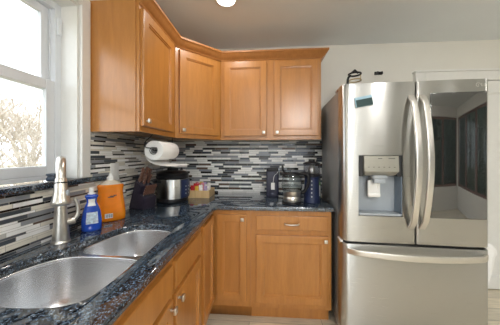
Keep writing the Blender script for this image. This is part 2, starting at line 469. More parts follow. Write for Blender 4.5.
# unseen patio door behind the viewer, added to let in daylight
d2 = struct(thing('added_patio_door', 'added white sliding patio door behind the viewer, unseen, letting in daylight', 'door', (PX0, RY - 0.08, 0)))
for k in range(2):
    x0 = PX0 + 0.005 + k * 1.2; x1 = x0 + 1.19; yy = RY - 0.09 + 0.045 * k
    bm = BM()
    box(bm, x0, x0 + 0.07, yy - 0.02, yy + 0.02, 0.02, PZ1 - 0.01); box(bm, x1 - 0.07, x1, yy - 0.02, yy + 0.02, 0.02, PZ1 - 0.01)
    box(bm, x0 + 0.07, x1 - 0.07, yy - 0.02, yy + 0.02, 0.02, 0.12); box(bm, x0 + 0.07, x1 - 0.07, yy - 0.02, yy + 0.02, PZ1 - 0.10, PZ1 - 0.01)
    s = obj('sash', bm, VINYL, d2)
    bm = BM(); box(bm, x0 + 0.07, x1 - 0.07, yy - 0.004, yy + 0.004, 0.12, PZ1 - 0.10); obj('pane', bm, GLASS, s)

w3 = struct(thing('added_window_rear', 'added unseen window with brown posts behind the viewer, for the fridge reflection', 'window', ((VX0 + VX1) / 2, RY, 0.55)))  # second unseen window, added to widen that dark reflection
for k in range(2):
    x0 = VX0 + 0.002 + k * 1.0; x1 = x0 + 0.996; za_, zb_ = 0.552, 2.198
    bm = BM(); box(bm, x0, x0 + 0.05, RY - 0.09, RY - 0.04, za_, zb_); box(bm, x1 - 0.05, x1, RY - 0.09, RY - 0.04, za_, zb_)
    box(bm, x0 + 0.05, x1 - 0.05, RY - 0.09, RY - 0.04, za_, za_ + 0.05); box(bm, x0 + 0.05, x1 - 0.05, RY - 0.09, RY - 0.04, zb_ - 0.05, zb_)
    s_ = obj('sash', bm, SASHB, w3)
    bm = BM(); box(bm, x0 + 0.05, x1 - 0.05, RY - 0.068, RY - 0.062, za_ + 0.05, zb_ - 0.05); obj('pane', bm, GLASS, s_)

# backsplash
bm = BM(); box(bm, 0.012, 1.62, -0.012, -0.001, 0.915, 1.455); b1 = struct(obj('backsplash_back', bm, MOS_X))
bm = plate([[(-2.9, 0.915), (-0.001, 0.915), (-0.001, 1.455), (-1.122, 1.455), (-1.122, 1.155), (-2.9, 1.155)]], 0.001, 0.012)
xf(bm, Matrix(((0, 0, 1, 0), (1, 0, 0, 0), (0, 1, 0, 0), (0, 0, 0, 1))))
struct(obj('backsplash_left', bm, MOS_Y))

# white door in the back wall beside the fridge
d1 = struct(thing('door_1', 'white door in white casing right of the fridge', 'door', (2.6, 0, 0)))
bm = xf(panel_door(0.86, 2.02, t=0.03, rw=0.12), face_back(2.60, -0.002, 0.012)); obj('door_panel', bm, WHITE, d1)
bm = BM()
box(bm, 2.505, 2.597, -0.045, -0.001, 0, 2.125, 0.004); box(bm, 3.463, 3.555, -0.045, -0.001, 0, 2.125, 0.004)
box(bm, 2.597, 3.463, -0.045, -0.001, 2.035, 2.125, 0.004); box(bm, 2.49, 3.57, -0.055, -0.001, 2.1255, 2.143, 0.003)
obj('casing', bm, WHITE, d1)
bm = BM(); box(bm, 3.56, RX, -0.016, -0.001, 0, 0.1, 0.004); struct(obj('baseboard_back', bm, WHITE))
bm = BM(); box(bm, RX - 0.016, RX - 0.001, RY + 0.02, -0.02, 0, 0.1, 0.004); struct(obj('baseboard_right', bm, WHITE))

# window in the left wall
w1 = struct(thing('window_1', 'white double-hung window above the sink', 'window', (0, (WY0 + WY1) / 2, WZ0)))
bm = BM()      # casing around the opening, on the room side
cw = 0.062
box(bm, 0.001, 0.020, WY1 + 0.001, WY1 + cw, WZ0, WZ1 + cw, 0.004); box(bm, 0.001, 0.020, WY0 - cw, WY0 - 0.001, WZ0, WZ1 + cw, 0.004)
box(bm, 0.001, 0.020, WY0, WY1, WZ1, WZ1 + cw, 0.004)
obj('casing', bm, WHITE, w1)
bm = BM()      # jamb liners
box(bm, -0.149, 0.001, WY1 - 0.012, WY1 - 0.0005, WZ0, WZ1); box(bm, -0.149, 0.001, WY0 + 0.0005, WY0 + 0.012, WZ0, WZ1)
box(bm, -0.149, 0.001, WY0 + 0.012, WY1 - 0.012, WZ1 - 0.012, WZ1 - 0.0005)
obj('jamb', bm, WHITE, w1)
ya, yb, za, zb = WY0 + 0.012, WY1 - 0.012, WZ0 + 0.001, WZ1 - 0.012
bm = BM()      # fixed vinyl frame with tracks
fw = 0.035
for a, b_, x0, x1 in ((yb - fw, yb, -0.148, -0.09), (ya, ya + fw, -0.148, -0.09), (yb - fw - 0.014, yb - fw, -0.148, -0.136), (ya + fw, ya + fw + 0.014, -0.148, -0.136)):
    box(bm, x0, x1, a, b_, za, zb, 0.002)
box(bm, -0.148, -0.09, ya + fw, yb - fw, zb - fw, zb, 0.002); box(bm, -0.148, -0.09, ya + fw, yb - fw, za, za + 0.02, 0.002)
box(bm, -0.118, -0.114, yb - fw - 0.008, yb - fw, za + 0.02, zb - fw)
obj('window_frame', bm, VINYL, w1)
zm = 1.655
def sash(x0, x1, z0, z1, rb, rt, st, name):
    bm = BM(); y0, y1 = ya + fw + 0.001, yb - fw - 0.001
    box(bm, x0, x1, y0, y0 + st, z0, z1, 0.003); box(bm, x0, x1, y1 - st, y1, z0, z1, 0.003)
    box(bm, x0, x1, y0 + st, y1 - st, z0, z0 + rb, 0.003); box(bm, x0, x1, y0 + st, y1 - st, z1 - rt, z1, 0.003)
    s = obj(name, bm, VINYL, w1)
    bm = BM(); box(bm, (x0 + x1) / 2 - 0.003, (x0 + x1) / 2 + 0.003, y0 + st, y1 - st, z0 + rb, z1 - rt); obj('pane', bm, GLASS, s)
sash(-0.146, -0.121, zm, zb - fw - 0.001, 0.04, 0.04, 0.045, 'upper_sash')
sash(-0.117, -0.092, za + 0.021, zm + 0.05, 0.05, 0.05, 0.045, 'lower_sash')
bm = BM(); box(bm, -0.09, -0.078, yb - 0.028, yb - 0.008, 1.96, 2.05, 0.003); obj('sash_lock', bm, VINYL, w1)
# granite ledge
bm = plate([[(-0.089, WY0 + 0.0005), (-0.089, WY1 - 0.0005), (0.0, WY1 - 0.0005), (0.0, -1.0), (0.026, -1.0), (0.026, -2.35), (0.0, -2.35), (0.0, WY0 + 0.0005)]], 1.157, 1.186, 0.004)
obj('window_sill', bm, GRANITE, w1, 'speckled dark granite ledge', smooth=40)

# ------------------------------------------------------------------ recessed lamps
def can(x, y, label):
    t = thing('recessed_light', label, 'ceiling light', (x, y, CZ), 'recessed ceiling lights')
    bm = BM(); lathe(bm, [(0.064, -0.001), (0.085, -0.001), (0.083, -0.007), (0.066, -0.010), (0.064, -0.001)], (x, y, CZ), 32, cap=False)
    obj('trim_ring', bm, WHITE, t, smooth=40)
    bm = BM(); lathe(bm, [(0.0635, -0.002), (0.0635, -0.005), (0.03, -0.008), (0.001, -0.0085)], (x, y, CZ), 32); obj('lens', bm, LAMP, t, smooth=40)
    d = bpy.data.lights.new('recessed_lamp', 'AREA'); d.shape = 'DISK'; d.size = 0.12; d.energy = CAN_W; d.color = (1, 0.965, 0.92)
    o = bpy.data.objects.new('recessed_lamp', d); COL.objects.link(o); o.location = (x, y, CZ - 0.0095)
can(0.742, -0.755, 'round recessed ceiling light above the corner cabinet')
def pendant(x, y, label):  # globe added out of view to brighten the room
    t = thing('added_pendant_lamp', label, 'added lamp', (x, y, CZ))
    bm = BM(); lathe(bm, [(0.06, -0.001), (0.06, -0.012), (0.02, -0.022)], (x, y, CZ), 24); obj('canopy', bm, NICKEL, t, smooth=40)
    bm = BM(); tube(bm, [(x, y, CZ - 0.023), (x, y, CZ - 0.199)], 0.004, 8); obj('rod', bm, NICKEL, t, smooth=40)
    bm = BM(); lathe(bm, [(0.13 * math.sin(PI * max(0.02, min(0.98, k / 16))), -0.33 + 0.13 * math.cos(PI * k / 16)) for k in range(17)], (x, y, CZ), 28); obj('globe', bm, GLOBE, t, smooth=60)
pendant(1.75, -3.35, 'added white globe lamp hanging unseen behind the viewer to brighten the room')
for x, y, lb in ((2.15, -1.7, 'added recessed ceiling light out of view in front of the fridge'), (0.742, -2.6, 'added recessed ceiling light out of view over the sink run behind the viewer'),
                 (2.9, -3.6, 'added recessed ceiling light out of view in the middle of the room'), (3.8, -1.7, 'added recessed ceiling light out of view right of the fridge'),
                 (3.8, -3.6, 'added recessed ceiling light out of view near the far right wall')):
    can(x, y, lb)  # extra lamps out of view, added for room light and fridge reflections

# ------------------------------------------------------------------ upper cabinets
UB, UT = 1.45, 2.212
DZ0, DH = 0.035, 0.68
t = thing('upper_cabinet', 'maple wall cabinet with one door and a bare side panel beside the window', 'cabinet', (0.15, -0.87, UB))
bm = BM(); box(bm, 0.001, 0.285, -1.117, -0.612, UB + 0.015, UT); obj('body', bm, MAPLE, t)
bm = BM(); box(bm, 0.2855, 0.305, -1.117, -0.612, UB, UT, 0.001); obj('face_frame', bm, MAPLE, t)
bm = BM(); box(bm, 0.001, 0.2855, -1.1225, -1.1172, UB, UT, 0.0005); obj('side_panel', bm, MAPLE, t)
add_door(t, face_left(0.305, -1.105, UB), 0, DZ0, 0.43, DH, (0.028, 0.03))
t = thing('corner_upper_cabinet', 'maple wall cabinet set diagonally across the corner', 'cabinet', (0.25, -0.25, UB))
obj('body', plate([[(0.001, -0.001), (0.001, -0.611), (0.29, -0.611), (0.611, -0.29), (0.611, -0.001)]], UB + 0.015, UT), MAPLE, t)
fd = face_diag(0.3053, -0.6107, UB)
bm = BM(); box(bm, 0.0, 0.4315, 0.0005, 0.0105, 0, UT - UB, 0.001); obj('face_frame', xf(bm, fd), MAPLE, t)
add_door(t, fd, 0.03, DZ0, 0.37, DH, (0.028, 0.03))
t = thing('upper_cabinet', 'maple wall cabinet with two doors above the kettle', 'cabinet', (1.07, -0.15, UB))
bm = BM(); box(bm, 0.612, 1.523, -0.285, -0.001, UB + 0.015, UT); obj('body', bm, MAPLE, t)
bm = BM(); box(bm, 0.612, 1.525, -0.305, -0.2855, UB, UT, 0.001); obj('face_frame', bm, MAPLE, t)
fb = face_back(0.612, -0.305, UB)
add_door(t, fb, 0.030, DZ0, 0.395, DH, (0.368, 0.03)); add_door(t, fb, 0.490, DZ0, 0.395, DH, (0.028, 0.03))
bm = BM()
prof = [(0.0, 2.180), (0.006, 2.180), (0.012, 2.190), (0.022, 2.196), (0.040, 2.222), (0.050, 2.232), (0.056, 2.236), (0.056, 2.250), (0.0, 2.250)]
sweep(bm, [(0.306, -1.1235), (0.306, -0.6115), (0.6115, -0.306), (1.526, -0.306), (1.526, -0.003)], prof)
cr = obj('crown_molding', bm, MOLDING, smooth=25); tag(cr, 'maple crown molding along the tops of the wall cabinets', 'molding')

# ------------------------------------------------------------------ base cabinets
BT, BB = 0.884, 0.125
t = thing('corner_base_cabinet', 'maple corner base cabinet with folding door in the inner corner', 'cabinet', (0.3, -0.3, 0))
obj('body', plate([[(0.014, -0.014), (0.014, -0.948), (0.59, -0.948), (0.59, -0.59), (0.912, -0.59), (0.912, -0.014)]], BB, BT), MAPLE, t)
obj('toe_kick', plate([[(0.02, -0.02), (0.02, -0.948), (0.535, -0.948), (0.535, -0.535), (0.912, -0.535), (0.912, -0.02)]], 0.0, BB), MAPLE, t)
bm = BM(); box(bm, 0.5905, 0.61, -0.948, -0.61, BB, BT, 0.001); box(bm, 0.61, 0.912, -0.61, -0.5905, BB, BT, 0.001); obj('face_frame', bm, MAPLE, t)
add_door(t, face_back(0.64, -0.61, 0), 0.005, 0.175, 0.235, 0.67, (0.203, 0.64), name='door', rw=0.05)
add_door(t, face_left(0.61, -0.925, 0), 0.0, 0.175, 0.285, 0.67, None, rw=0.05)
t = thing('drawer_base_cabinet', 'maple base cabinet with drawer over a single door next to the fridge', 'cabinet', (1.22, -0.3, 0))
bm = BM(); box(bm, 0.913, 1.528, -0.59, -0.014, BB, BT); obj('body', bm, MAPLE, t)
bm = BM(); box(bm, 0.913, 1.528, -0.535, -0.02, 0, BB); obj('toe_kick', bm, MAPLE, t)
bm = BM(); box(bm, 0.913, 1.528, -0.61, -0.5905, BB, BT, 0.001); obj('face_frame', bm, MAPLE, t)
fb = face_back(0.913, -0.61, 0)
add_door(t, fb, 0.04, 0.168, 0.55, 0.525, (0.525, 0.495))
dr = add_door(t, fb, 0.04, 0.735, 0.55, 0.108, None, flat=True, name='drawer')
bm = BM()
tube(bm, catmull([(1.175, -0.631, 0.785), (1.180, -0.648, 0.785), (1.205, -0.657, 0.785), (1.25, -0.657, 0.785), (1.275, -0.648, 0.785), (1.28, -0.631, 0.785)], 4, False), 0.0055, 8)
obj('handle', bm, NICKEL, dr, 'nickel bow pull', smooth=60)
t = thing('sink_base_cabinet', 'maple sink base cabinet with two false drawer fronts and two doors', 'cabinet', (0.3, -1.39, 0))
bm = BM(); box(bm, 0.014, 0.59, -1.83, -1.812, BB, BT); box(bm, 0.014, 0.59, -0.968, -0.95, BB, BT); box(bm, 0.014, 0.59, -1.812, -0.968, BB, BB + 0.018)
obj('body', bm, MAPLE, t)
bm = BM(); box(bm, 0.02, 0.535, -1.83, -0.95, 0, BB - 0.001); obj('toe_kick', bm, MAPLE, t)
bm = BM(); box(bm, 0.5905, 0.61, -1.83, -0.95, BB, BT, 0.001); obj('face_frame', bm, MAPLE, t)
fl = face_left(0.61, -1.83, 0)
add_door(t, fl, 0.455, 0.165, 0.39, 0.525, (0.028, 0.495)); add_door(t, fl, 0.035, 0.165, 0.39, 0.525, (0.362, 0.495))
add_door(t, fl, 0.455, 0.715, 0.39, 0.125, None, flat=True, name='drawer_front'); add_door(t, fl, 0.035, 0.715, 0.39, 0.125, None, flat=True, name='drawer_front')
t = thing('base_cabinet', 'maple base cabinet at the near end of the sink run, below the worktop', 'cabinet', (0.3, -2.3, 0))
bm = BM(); box(bm, 0.014, 0.59, -2.85, -1.832, BB, BT); obj('body', bm, MAPLE, t)
bm = BM(); box(bm, 0.02, 0.535, -2.85, -1.832, 0, BB - 0.001); obj('toe_kick', bm, MAPLE, t)
bm = BM(); box(bm, 0.5905, 0.61, -2.85, -1.832, BB, BT, 0.001); obj('face_frame', bm, MAPLE, t)
fl = face_left(0.61, -2.85, 0)
add_door(t, fl, 0.04, 0.165, 0.45, 0.675, (0.42, 0.64)); add_door(t, fl, 0.53, 0.165, 0.45, 0.675, (0.03, 0.64))

# ------------------------------------------------------------------ countertop with sink cutout
hole = catmull([(0.538, -1.70), (0.538, -1.45), (0.538, -1.22), (0.515, -1.145), (0.44, -1.115), (0.36, -1.108), (0.285, -1.128), (0.235, -1.19), (0.205, -1.29), (0.185, -1.38),
                (0.165, -1.45), (0.125, -1.515), (0.10, -1.60), (0.10, -1.70), (0.14, -1.775), (0.25, -1.80), (0.42, -1.80), (0.51, -1.775)], 5)
ct = obj('countertop', plate([[(0.0135, -0.0135), (0.0135, -2.88), (0.642, -2.88), (0.642, -0.655), (0.655, -0.642), (1.543, -0.642), (1.543, -0.0135)], [(p.x, p.y) for p in hole]], 0.885, 0.915, 0.004), GRANITE, smooth=40)
tag(ct, 'polished dark blue granite worktop running around the corner', 'countertop')

# sink
t = thing('kitchen_sink', 'double-bowl stainless sink set under the granite worktop', 'sink', (0.33, -1.45, 0.69))
def inset(pts, d):
    c = sum(pts, Vector((0, 0))) / len(pts); n = len(pts); out = []
    for i, p in enumerate(pts):
        tdir = (pts[(i + 1) % n] - pts[i - 1]).normalized(); nr = Vector((-tdir.y, tdir.x))
        if nr.dot(c - p) < 0: nr = -nr
        out.append(p + nr * d)
    return out
bowlA = catmull([(0.536, -1.34), (0.536, -1.22), (0.512, -1.150), (0.44, -1.122), (0.36, -1.116), (0.29, -1.135), (0.243, -1.195), (0.213, -1.29), (0.20, -1.365), (0.225, -1.415), (0.30, -1.432), (0.42, -1.434), (0.51, -1.422)], 5)
bowlB = catmull([(0.536, -1.62), (0.536, -1.53), (0.508, -1.475), (0.42, -1.458), (0.30, -1.456), (0.20, -1.470), (0.145, -1.52), (0.112, -1.60), (0.112, -1.70), (0.15, -1.768), (0.25, -1.792), (0.42, -1.792), (0.508, -1.765), (0.536, -1.70)], 5)
outer = inset(hole, -0.018)
obj('rim', plate([[(p.x, p.y) for p in outer], [(p.x, p.y) for p in bowlA], [(p.x, p.y) for p in bowlB]], 0.872, 0.8845, 0.003), SINKM, t, smooth=40)
for bw, dep in ((bowlA, 0.165), (bowlB, 0.20)):
    bm = BM(); rings = []; zt = 0.879
    c = sum(bw, Vector((0, 0))) / len(bw)
    for ins, dz in ((-0.001, 0), (0.002, 0.03), (0.012, dep - 0.05), (0.018, dep - 0.03), (0.03, dep - 0.012), (0.05, dep - 0.003), (0.07, dep)):
        q = inset(bw, ins); rings.append([Vector((p.x, p.y, zt - dz)) for p in q])
    last = rings[-1]
    for s_, dz in ((0.6, dep + 0.002), (0.30, dep + 0.004)):
        rings.append([Vector((c.x + (p.x - c.x) * s_, c.y + (p.y - c.y) * s_, zt - dz)) for p in last])
    R = loft(bm, rings, True, False); bm.faces.new(R[-1])
    o = obj('bowl', bm, SINKM, t, smooth=60)
    bm = BM(); lathe(bm, [(0.044, 0.0), (0.042, 0.003), (0.03, 0.002), (0.026, -0.002), (0.001, -0.002)], (c.x, c.y, zt - dep - 0.0035), 24)
    obj('drain', bm, CHROME, t, smooth=40)

# ------------------------------------------------------------------ faucet
FX, FY = 0.088, -1.385
t = thing('kitchen_faucet', 'brushed nickel pull-down faucet standing behind the sink', 'faucet', (FX, FY, 0.915))
dv = Vector((0.70, -0.71, 0)).normalized(); sd = Vector((0.71, 0.70, 0)).normalized()
bm = BM(); lathe(bm, [(0.036, 0.0), (0.036, 0.006), (0.033, 0.009), (0.033, 0.012), (0.030, 0.05), (0.025, 0.12), (0.0215, 0.17), (0.020, 0.19)], (FX, FY, 0.915), 28); obj('body', bm, NICKEL, t, smooth=50)
bp_ = Vector((FX, FY, 1.10)); R_ = 0.085
pts = [bp_, bp_ + Vector((0, 0, 0.05)), bp_ + Vector((0, 0, 0.11))]
for k in range(1, 13):
    a = PI * k / 12 * 0.97
    pts.append(bp_ + Vector((0, 0, 0.11)) + dv * (R_ * (1 - math.cos(a))) + Vector((0, 0, R_ * math.sin(a))))
bm = BM(); tube(bm, pts, 0.0165, 16); obj('neck', bm, NICKEL, t, smooth=60)
e = pts[-1]; dn = (pts[-1] - pts[-2]).normalized()
rot = Vector((0, 0, 1)).rotation_difference(dn).to_matrix().to_4x4(); MH = Matrix.Translation(e) @ rot
hd = obj('spray_head', (lambda b_: (lathe(b_, [(0.0168, -0.004), (0.019, 0.0), (0.0205, 0.012), (0.023, 0.045), (0.028, 0.075), (0.0325, 0.090), (0.033, 0.098), (0.030, 0.102)], (0, 0, 0), 28, mat=MH), b_)[1])(BM()), NICKEL, t, smooth=50)
bm = BM(); lathe(bm, [(0.0208, 0.0125), (0.0212, 0.0135), (0.0212, 0.0165), (0.0212, 0.0175)], (0, 0, 0), 28, mat=MH); obj('ring', bm, BLACK, hd, 'black ring', smooth=50)
bm = BM(); lathe(bm, [(0.029, 0.1022), (0.027, 0.1045), (0.001, 0.1045)], (0, 0, 0), 24, mat=MH); obj('nozzle', bm, GREYPL, hd, 'grey spray face', smooth=50)
bm = BM(); box(bm, -0.007, 0.007, -0.004, 0.004, -0.013, 0.013, 0.003)
xf(bm, Matrix.Translation(e + dn * 0.055 + (dv * 0.6 + sd * 0.8).normalized() * 0.0262) @ Matrix.Rotation(math.atan2(dv.y * 0.6 + sd.y * 0.8, dv.x * 0.6 + sd.x * 0.8) - PI / 2, 4, 'Z')); obj('button', bm, GREYPL, hd, 'grey spray button', smooth=50)
hb = Vector((FX, FY, 1.005))
bm = BM(); tube(bm, [hb + sd * 0.015, hb + sd * 0.050, hb + sd * 0.054], [0.017, 0.016, 0.012], 16)
tube(bm, catmull([hb + sd * 0.044, hb + sd * 0.060 + Vector((0, 0, 0.025)), hb + sd * 0.062 + Vector((0, 0, 0.06)), hb + sd * 0.050 + Vector((0, 0, 0.105))], 5, False), [0.010] * 6 + [0.0085] * 5 + [0.0075] * 5, 10)
obj('lever', bm, NICKEL, t, smooth=60)

# ------------------------------------------------------------------ bottles
def selt(cx, cy, z, a, b, rot, p=2.6, n=32):
    out = []
    for k in range(n):
        th = 2 * PI * k / n; c, s = math.cos(th), math.sin(th)
        x = a * math.copysign(abs(c) ** (2 / p), c); y = b * math.copysign(abs(s) ** (2 / p), s)
        out.append(Vector((cx + x * math.cos(rot) - y * math.sin(rot), cy + x * math.sin(rot) + y * math.cos(rot), z)))
    return out
def bottle(name, label, cx, cy, rot, prof, mat, capprof, capmat, lab, front):
    t = thing(name, label, 'bottle', (cx, cy, 0.9155))
    bm = BM(); loft(bm, [selt(cx, cy, 0.9155 + z, a, b, rot) for z, a, b in prof]); obj('body', bm, mat, t, smooth=60)
    bm = BM(); lathe(bm, capprof, (cx, cy, 0.9155), 20); obj('cap', bm, capmat, t, 'white cap', smooth=40)
    return t
def patch(cx, cy, rot, prof, z0, z1, a0, a1, lift=0.0008, nz=8, na=10):
    """label wrapped on the front of a lofted bottle; a0..a1 in fraction of half-width"""
    bm = BM(); zs = [z0 + (z1 - z0) * i / nz for i in range(nz + 1)]; g = []
    for z in zs:
        for (za_, aa, ba), (zb_, ab, bb) in zip(prof, prof[1:]):
            if za_ <= z <= zb_:
                f = (z - za_) / (zb_ - za_); A = aa + (ab - aa) * f; B = ba + (bb - ba) * f; break
        row = []
        for j in range(na + 1):
            u = a0 + (a1 - a0) * j / na
            y = -(1 - abs(u) ** 2.6) ** (1 / 2.6) * B - lift; x = u * A
            row.append(bm.verts.new((cx + x * math.cos(rot) - y * math.sin(rot), cy + x * math.sin(rot) + y * math.cos(rot), 0.9155 + z)))
        g.append(row)
    for r0, r1 in zip(g, g[1:]):
        for j in range(na): bm.faces.new((r0[j], r0[j + 1], r1[j + 1], r1[j]))
    return bm
ocx, ocy, orot = 0.080, -1.045, math.radians(40)
oprof = [(0, 0.066, 0.034), (0.006, 0.072, 0.038), (0.04, 0.074, 0.039), (0.10, 0.069, 0.037), (0.15, 0.062, 0.035), (0.185, 0.060, 0.035), (0.205, 0.064, 0.036), (0.215, 0.064, 0.035), (0.220, 0.058, 0.034), (0.234, 0.040, 0.026), (0.244, 0.024, 0.020), (0.248, 0.017, 0.017)]
oprof = [(z, a * 1.09, b * 1.05) for z, a, b in oprof]
t = bottle('dish_soap_bottle', 'large waisted bottle of orange dish soap with white cap', ocx, ocy, orot, oprof[:9], ORANGE,
           [(0.021, 0.245), (0.021, 0.262), (0.016, 0.266), (0.011, 0.272), (0.010, 0.282), (0.006, 0.284)], PLASTIC_W, None, None)
bm = BM(); loft(bm, [selt(ocx, ocy, 0.9155 + z + 0.0004, a, b, orot) for z, a, b in oprof[8:]]); obj('shoulder', bm, simple('clear_shoulder', (0.62, 0.55, 0.45), 0.15, coat=0.3), t, 'clear empty shoulder above the orange soap', smooth=60)
obj('label', patch(ocx, ocy, orot, oprof, 0.05, 0.17, -0.72, 0.72), ORANGE_D, t, 'deeper orange printed label', smooth=60)
obj('barcode', patch(ocx, ocy, orot, oprof, 0.022, 0.049, -0.40, 0.10, 0.0012), PAPER, t, 'white barcode patch')
bm = BM()
for k in range(9):
    u = -0.36 + k * 0.05
    sub = patch(ocx, ocy, orot, oprof, 0.026, 0.046, u, u + (0.028 if k % 3 else 0.014), 0.0016, 2, 1)
    me = bpy.data.meshes.new('t'); sub.to_mesh(me); sub.free(); bm.from_mesh(me); bpy.data.meshes.remove(me)
obj('barcode_bars', bm, BLACK, t, 'black barcode lines')
bm = BM()
for z0, a0, a1 in ((0.148, -0.10, 0.30), (0.143, -0.25, 0.20), (0.152, 0.18, 0.42)):
    sub = patch(ocx, ocy, orot, oprof, z0, z0 + 0.006, a0, a1, 0.0016, 2, 4)
    me = bpy.data.meshes.new('t'); sub.to_mesh(me); sub.free(); bm.from_mesh(me); bpy.data.meshes.remove(me)
obj('lettering', bm, simple('dark_ink', (0.10, 0.05, 0.04), 0.5), t, 'dark script lettering')
bcx, bcy, brot = 0.103, -1.222, math.radians(40)
bprof = [(0, 0.040, 0.030), (0.006, 0.045, 0.033), (0.05, 0.046, 0.034), (0.10, 0.040, 0.031), (0.13, 0.030, 0.026), (0.15, 0.022, 0.020), (0.165, 0.024, 0.021), (0.178, 0.030, 0.024), (0.186, 0.030, 0.024), (0.192, 0.016, 0.016)]
t = bottle('dish_soap_bottle', 'small blue dish soap bottle with white cap left of the orange one', bcx, bcy, brot, bprof, BLUEL,
           [(0.018, 0.190), (0.018, 0.198), (0.011, 0.200), (0.013, 0.222), (0.009, 0.224)], PLASTIC_W, None, None)
obj('label', patch(bcx, bcy, brot, bprof, 0.04, 0.10, -0.55, 0.62), simple('pale_blue_label', (0.55, 0.66, 0.82), 0.4, noise=0.35, scale=90), t, 'white and pale blue label', smooth=60)
obj('neck_label', patch(bcx, bcy, brot, bprof, 0.132, 0.168, -0.62, 0.62), PLASTIC_W, t, 'white neck label', smooth=60)

# outlet on the tile
t = thing('wall_outlet', 'white outlet plate on the tiled wall behind the orange soap', 'outlet', (0.013, -0.92, 1.14))
bm = BM(); box(bm, 0.0125, 0.019, -0.960, -0.880, 1.14, 1.26, 0.003); obj('cover_plate', bm, PLASTIC_W, t, smooth=40)
for z in (1.17, 1.205):
    bm = BM(); box(bm, 0.0192, 0.0205, -0.937, -0.903, z, z + 0.026, 0.0006); obj('socket', bm, PLASTIC_W, t)

# dark stopper on the ledge
bm = BM(); lathe(bm, [(0.022, 0), (0.026, 0.003), (0.027, 0.014), (0.022, 0.02), (0.021, 0.026), (0.027, 0.029), (0.025, 0.036), (0.01, 0.038)], (-0.02, -1.318, 1.1865), 24)
tag(obj('sink_stopper', bm, simple('blue_black_rubber', (0.02, 0.035, 0.06), 0.4), smooth=50), 'round blue-black sink stopper on the granite window ledge', 'stopper')

# ------------------------------------------------------------------ knife block and knives
KX, KY = 0.024, -0.70; kz = 0.9155
KR = math.radians(-18)
t = thing('knife_block', 'slanted dark knife block full of brown handled knives', 'knife block', (KX, KY, kz))
MK = Matrix.Translation((KX, KY, kz)) @ Matrix.Rotation(KR, 4, 'Z')
prof2 = [(0.0, 0.0), (0.145, 0.0), (0.158, 0.085), (0.108, 0.108), (0.124, 0.168), (0.065, 0.205)]
bm = plate([prof2], -0.055, 0.055, 0.003)
xf(bm, MK @ Matrix.Rotation(PI / 2, 4, 'X'))
obj('block', bm, BLOCK, t, smooth=30)
ax = Vector((0.42, 0, 0.91)).normalized()
def knife(u, v, s, ln, r, label, group=None):
    """base point (x,z) on block top in block frame, y offset"""
    p0 = Vector((u, v, s)); rotm = Vector((0, 0, 1)).rotation_difference(ax).to_matrix().to_4x4()
    Mx = MK @ Matrix.Translation(p0) @ rotm
    o = thing('kitchen_knife', label, 'knife', Mx @ Vector((0, 0, 0.001)), group)
    bm = BM(); rr = []
    for z, a, b in ((0.012, 0.75, 0.8), (0.02, 1, 1), (ln * 0.45, 0.9, 0.9), (ln * 0.8, 1.0, 1), (ln * 0.95, 1.15, 1), (ln, 0.9, 0.7)):
        rr.append([Mx @ q for q in selt(0, 0, z, r * 1.45 * a, r * 0.85 * b, 0, 3, 14)])
    loft(bm, rr); h = obj('handle', bm, BROWN, o, smooth=50)
    bm = BM(); loft(bm, [[Mx @ q for q in selt(0, 0, z, r * 1.3, r * 0.7, 0, 3, 14)] for z in (0.0015, 0.0118)]); obj('bolster', bm, CHROME, o, 'steel bolster', smooth=50)
    bm = BM()
    for f in (0.35, 0.55, 0.75):
        for sg in (-1, 1):
            c0 = Mx @ Vector((0, sg * r * 0.80, ln * f)); c1 = Mx @ Vector((0, sg * r * 0.95, ln * f)); tube(bm, [c0, c1], 0.0028, 8)
    obj('rivet', bm, CHROME, h, 'steel rivets')
big = [(0.080, -0.034, 0.1925, 0.115, 0.0095, 'large brown handled knife at the near edge of the block top'),
       (0.082, -0.002, 0.1912, 0.125, 0.0105, 'longest brown knife handle in the middle of the block top'),
       (0.080, 0.032, 0.1925, 0.110, 0.0095, 'brown handled knife at the far edge of the block top'),
       (0.106, -0.020, 0.1765, 0.085, 0.0085, 'shorter brown knife handle in the near half of the middle row'),
       (0.106, 0.020, 0.1765, 0.085, 0.0085, 'shorter brown knife handle in the far half of the middle row')]
for k in big: knife(*k)
for k in range(6):
    knife(0.133, -0.0425 + 0.017 * k, 0.0965, 0.085, 0.0062, 'small brown steak knife handle in the lower row of the block', 'steak knives in the lower row')

# ------------------------------------------------------------------ paper towels
RX0, RZ0, RR = 0.260, 1.345, 0.068
PY0, PY1 = -0.865, -0.585
t = thing('paper_towel_roll', 'white paper towel roll hanging under the wall cabinet with loose sheet', 'paper towel', (RX0, PY0, RZ0))
bm = BM(); A = Matrix.Translation((RX0, PY0, RZ0)) @ Matrix.Rotation(-PI / 2, 4, 'X')
R = lathe(bm, [(0.021, 0.004), (0.030, 0.002), (0.060, 0.0), (0.066, 0.001), (RR, 0.004), (RR, 0.276), (0.066, 0.279), (0.03, 0.279), (0.021, 0.277)], (0, 0, 0), 40, mat=A, cap=False)
for k in range(40): bm.faces.new((R[-1][k], R[-1][(k + 1) % 40], R[0][(k + 1) % 40], R[0][k]))
obj('roll', bm, PAPER, t, smooth=40)
bm = BM()      # loose sheet: leaves the wall side of the roll, swings below it and out into the room
cs = [(RX0 - 0.0695, RZ0 + 0.0), (RX0 - 0.066, RZ0 - 0.035), (RX0 - 0.045, RZ0 - 0.070), (RX0 - 0.005, RZ0 - 0.094), (RX0 + 0.05, RZ0 - 0.104), (RX0 + 0.10, RZ0 - 0.108), (RX0 + 0.155, RZ0 - 0.110)]
cs = catmull([Vector((a, 0, b)) for a, b in cs], 5, False); rows = []
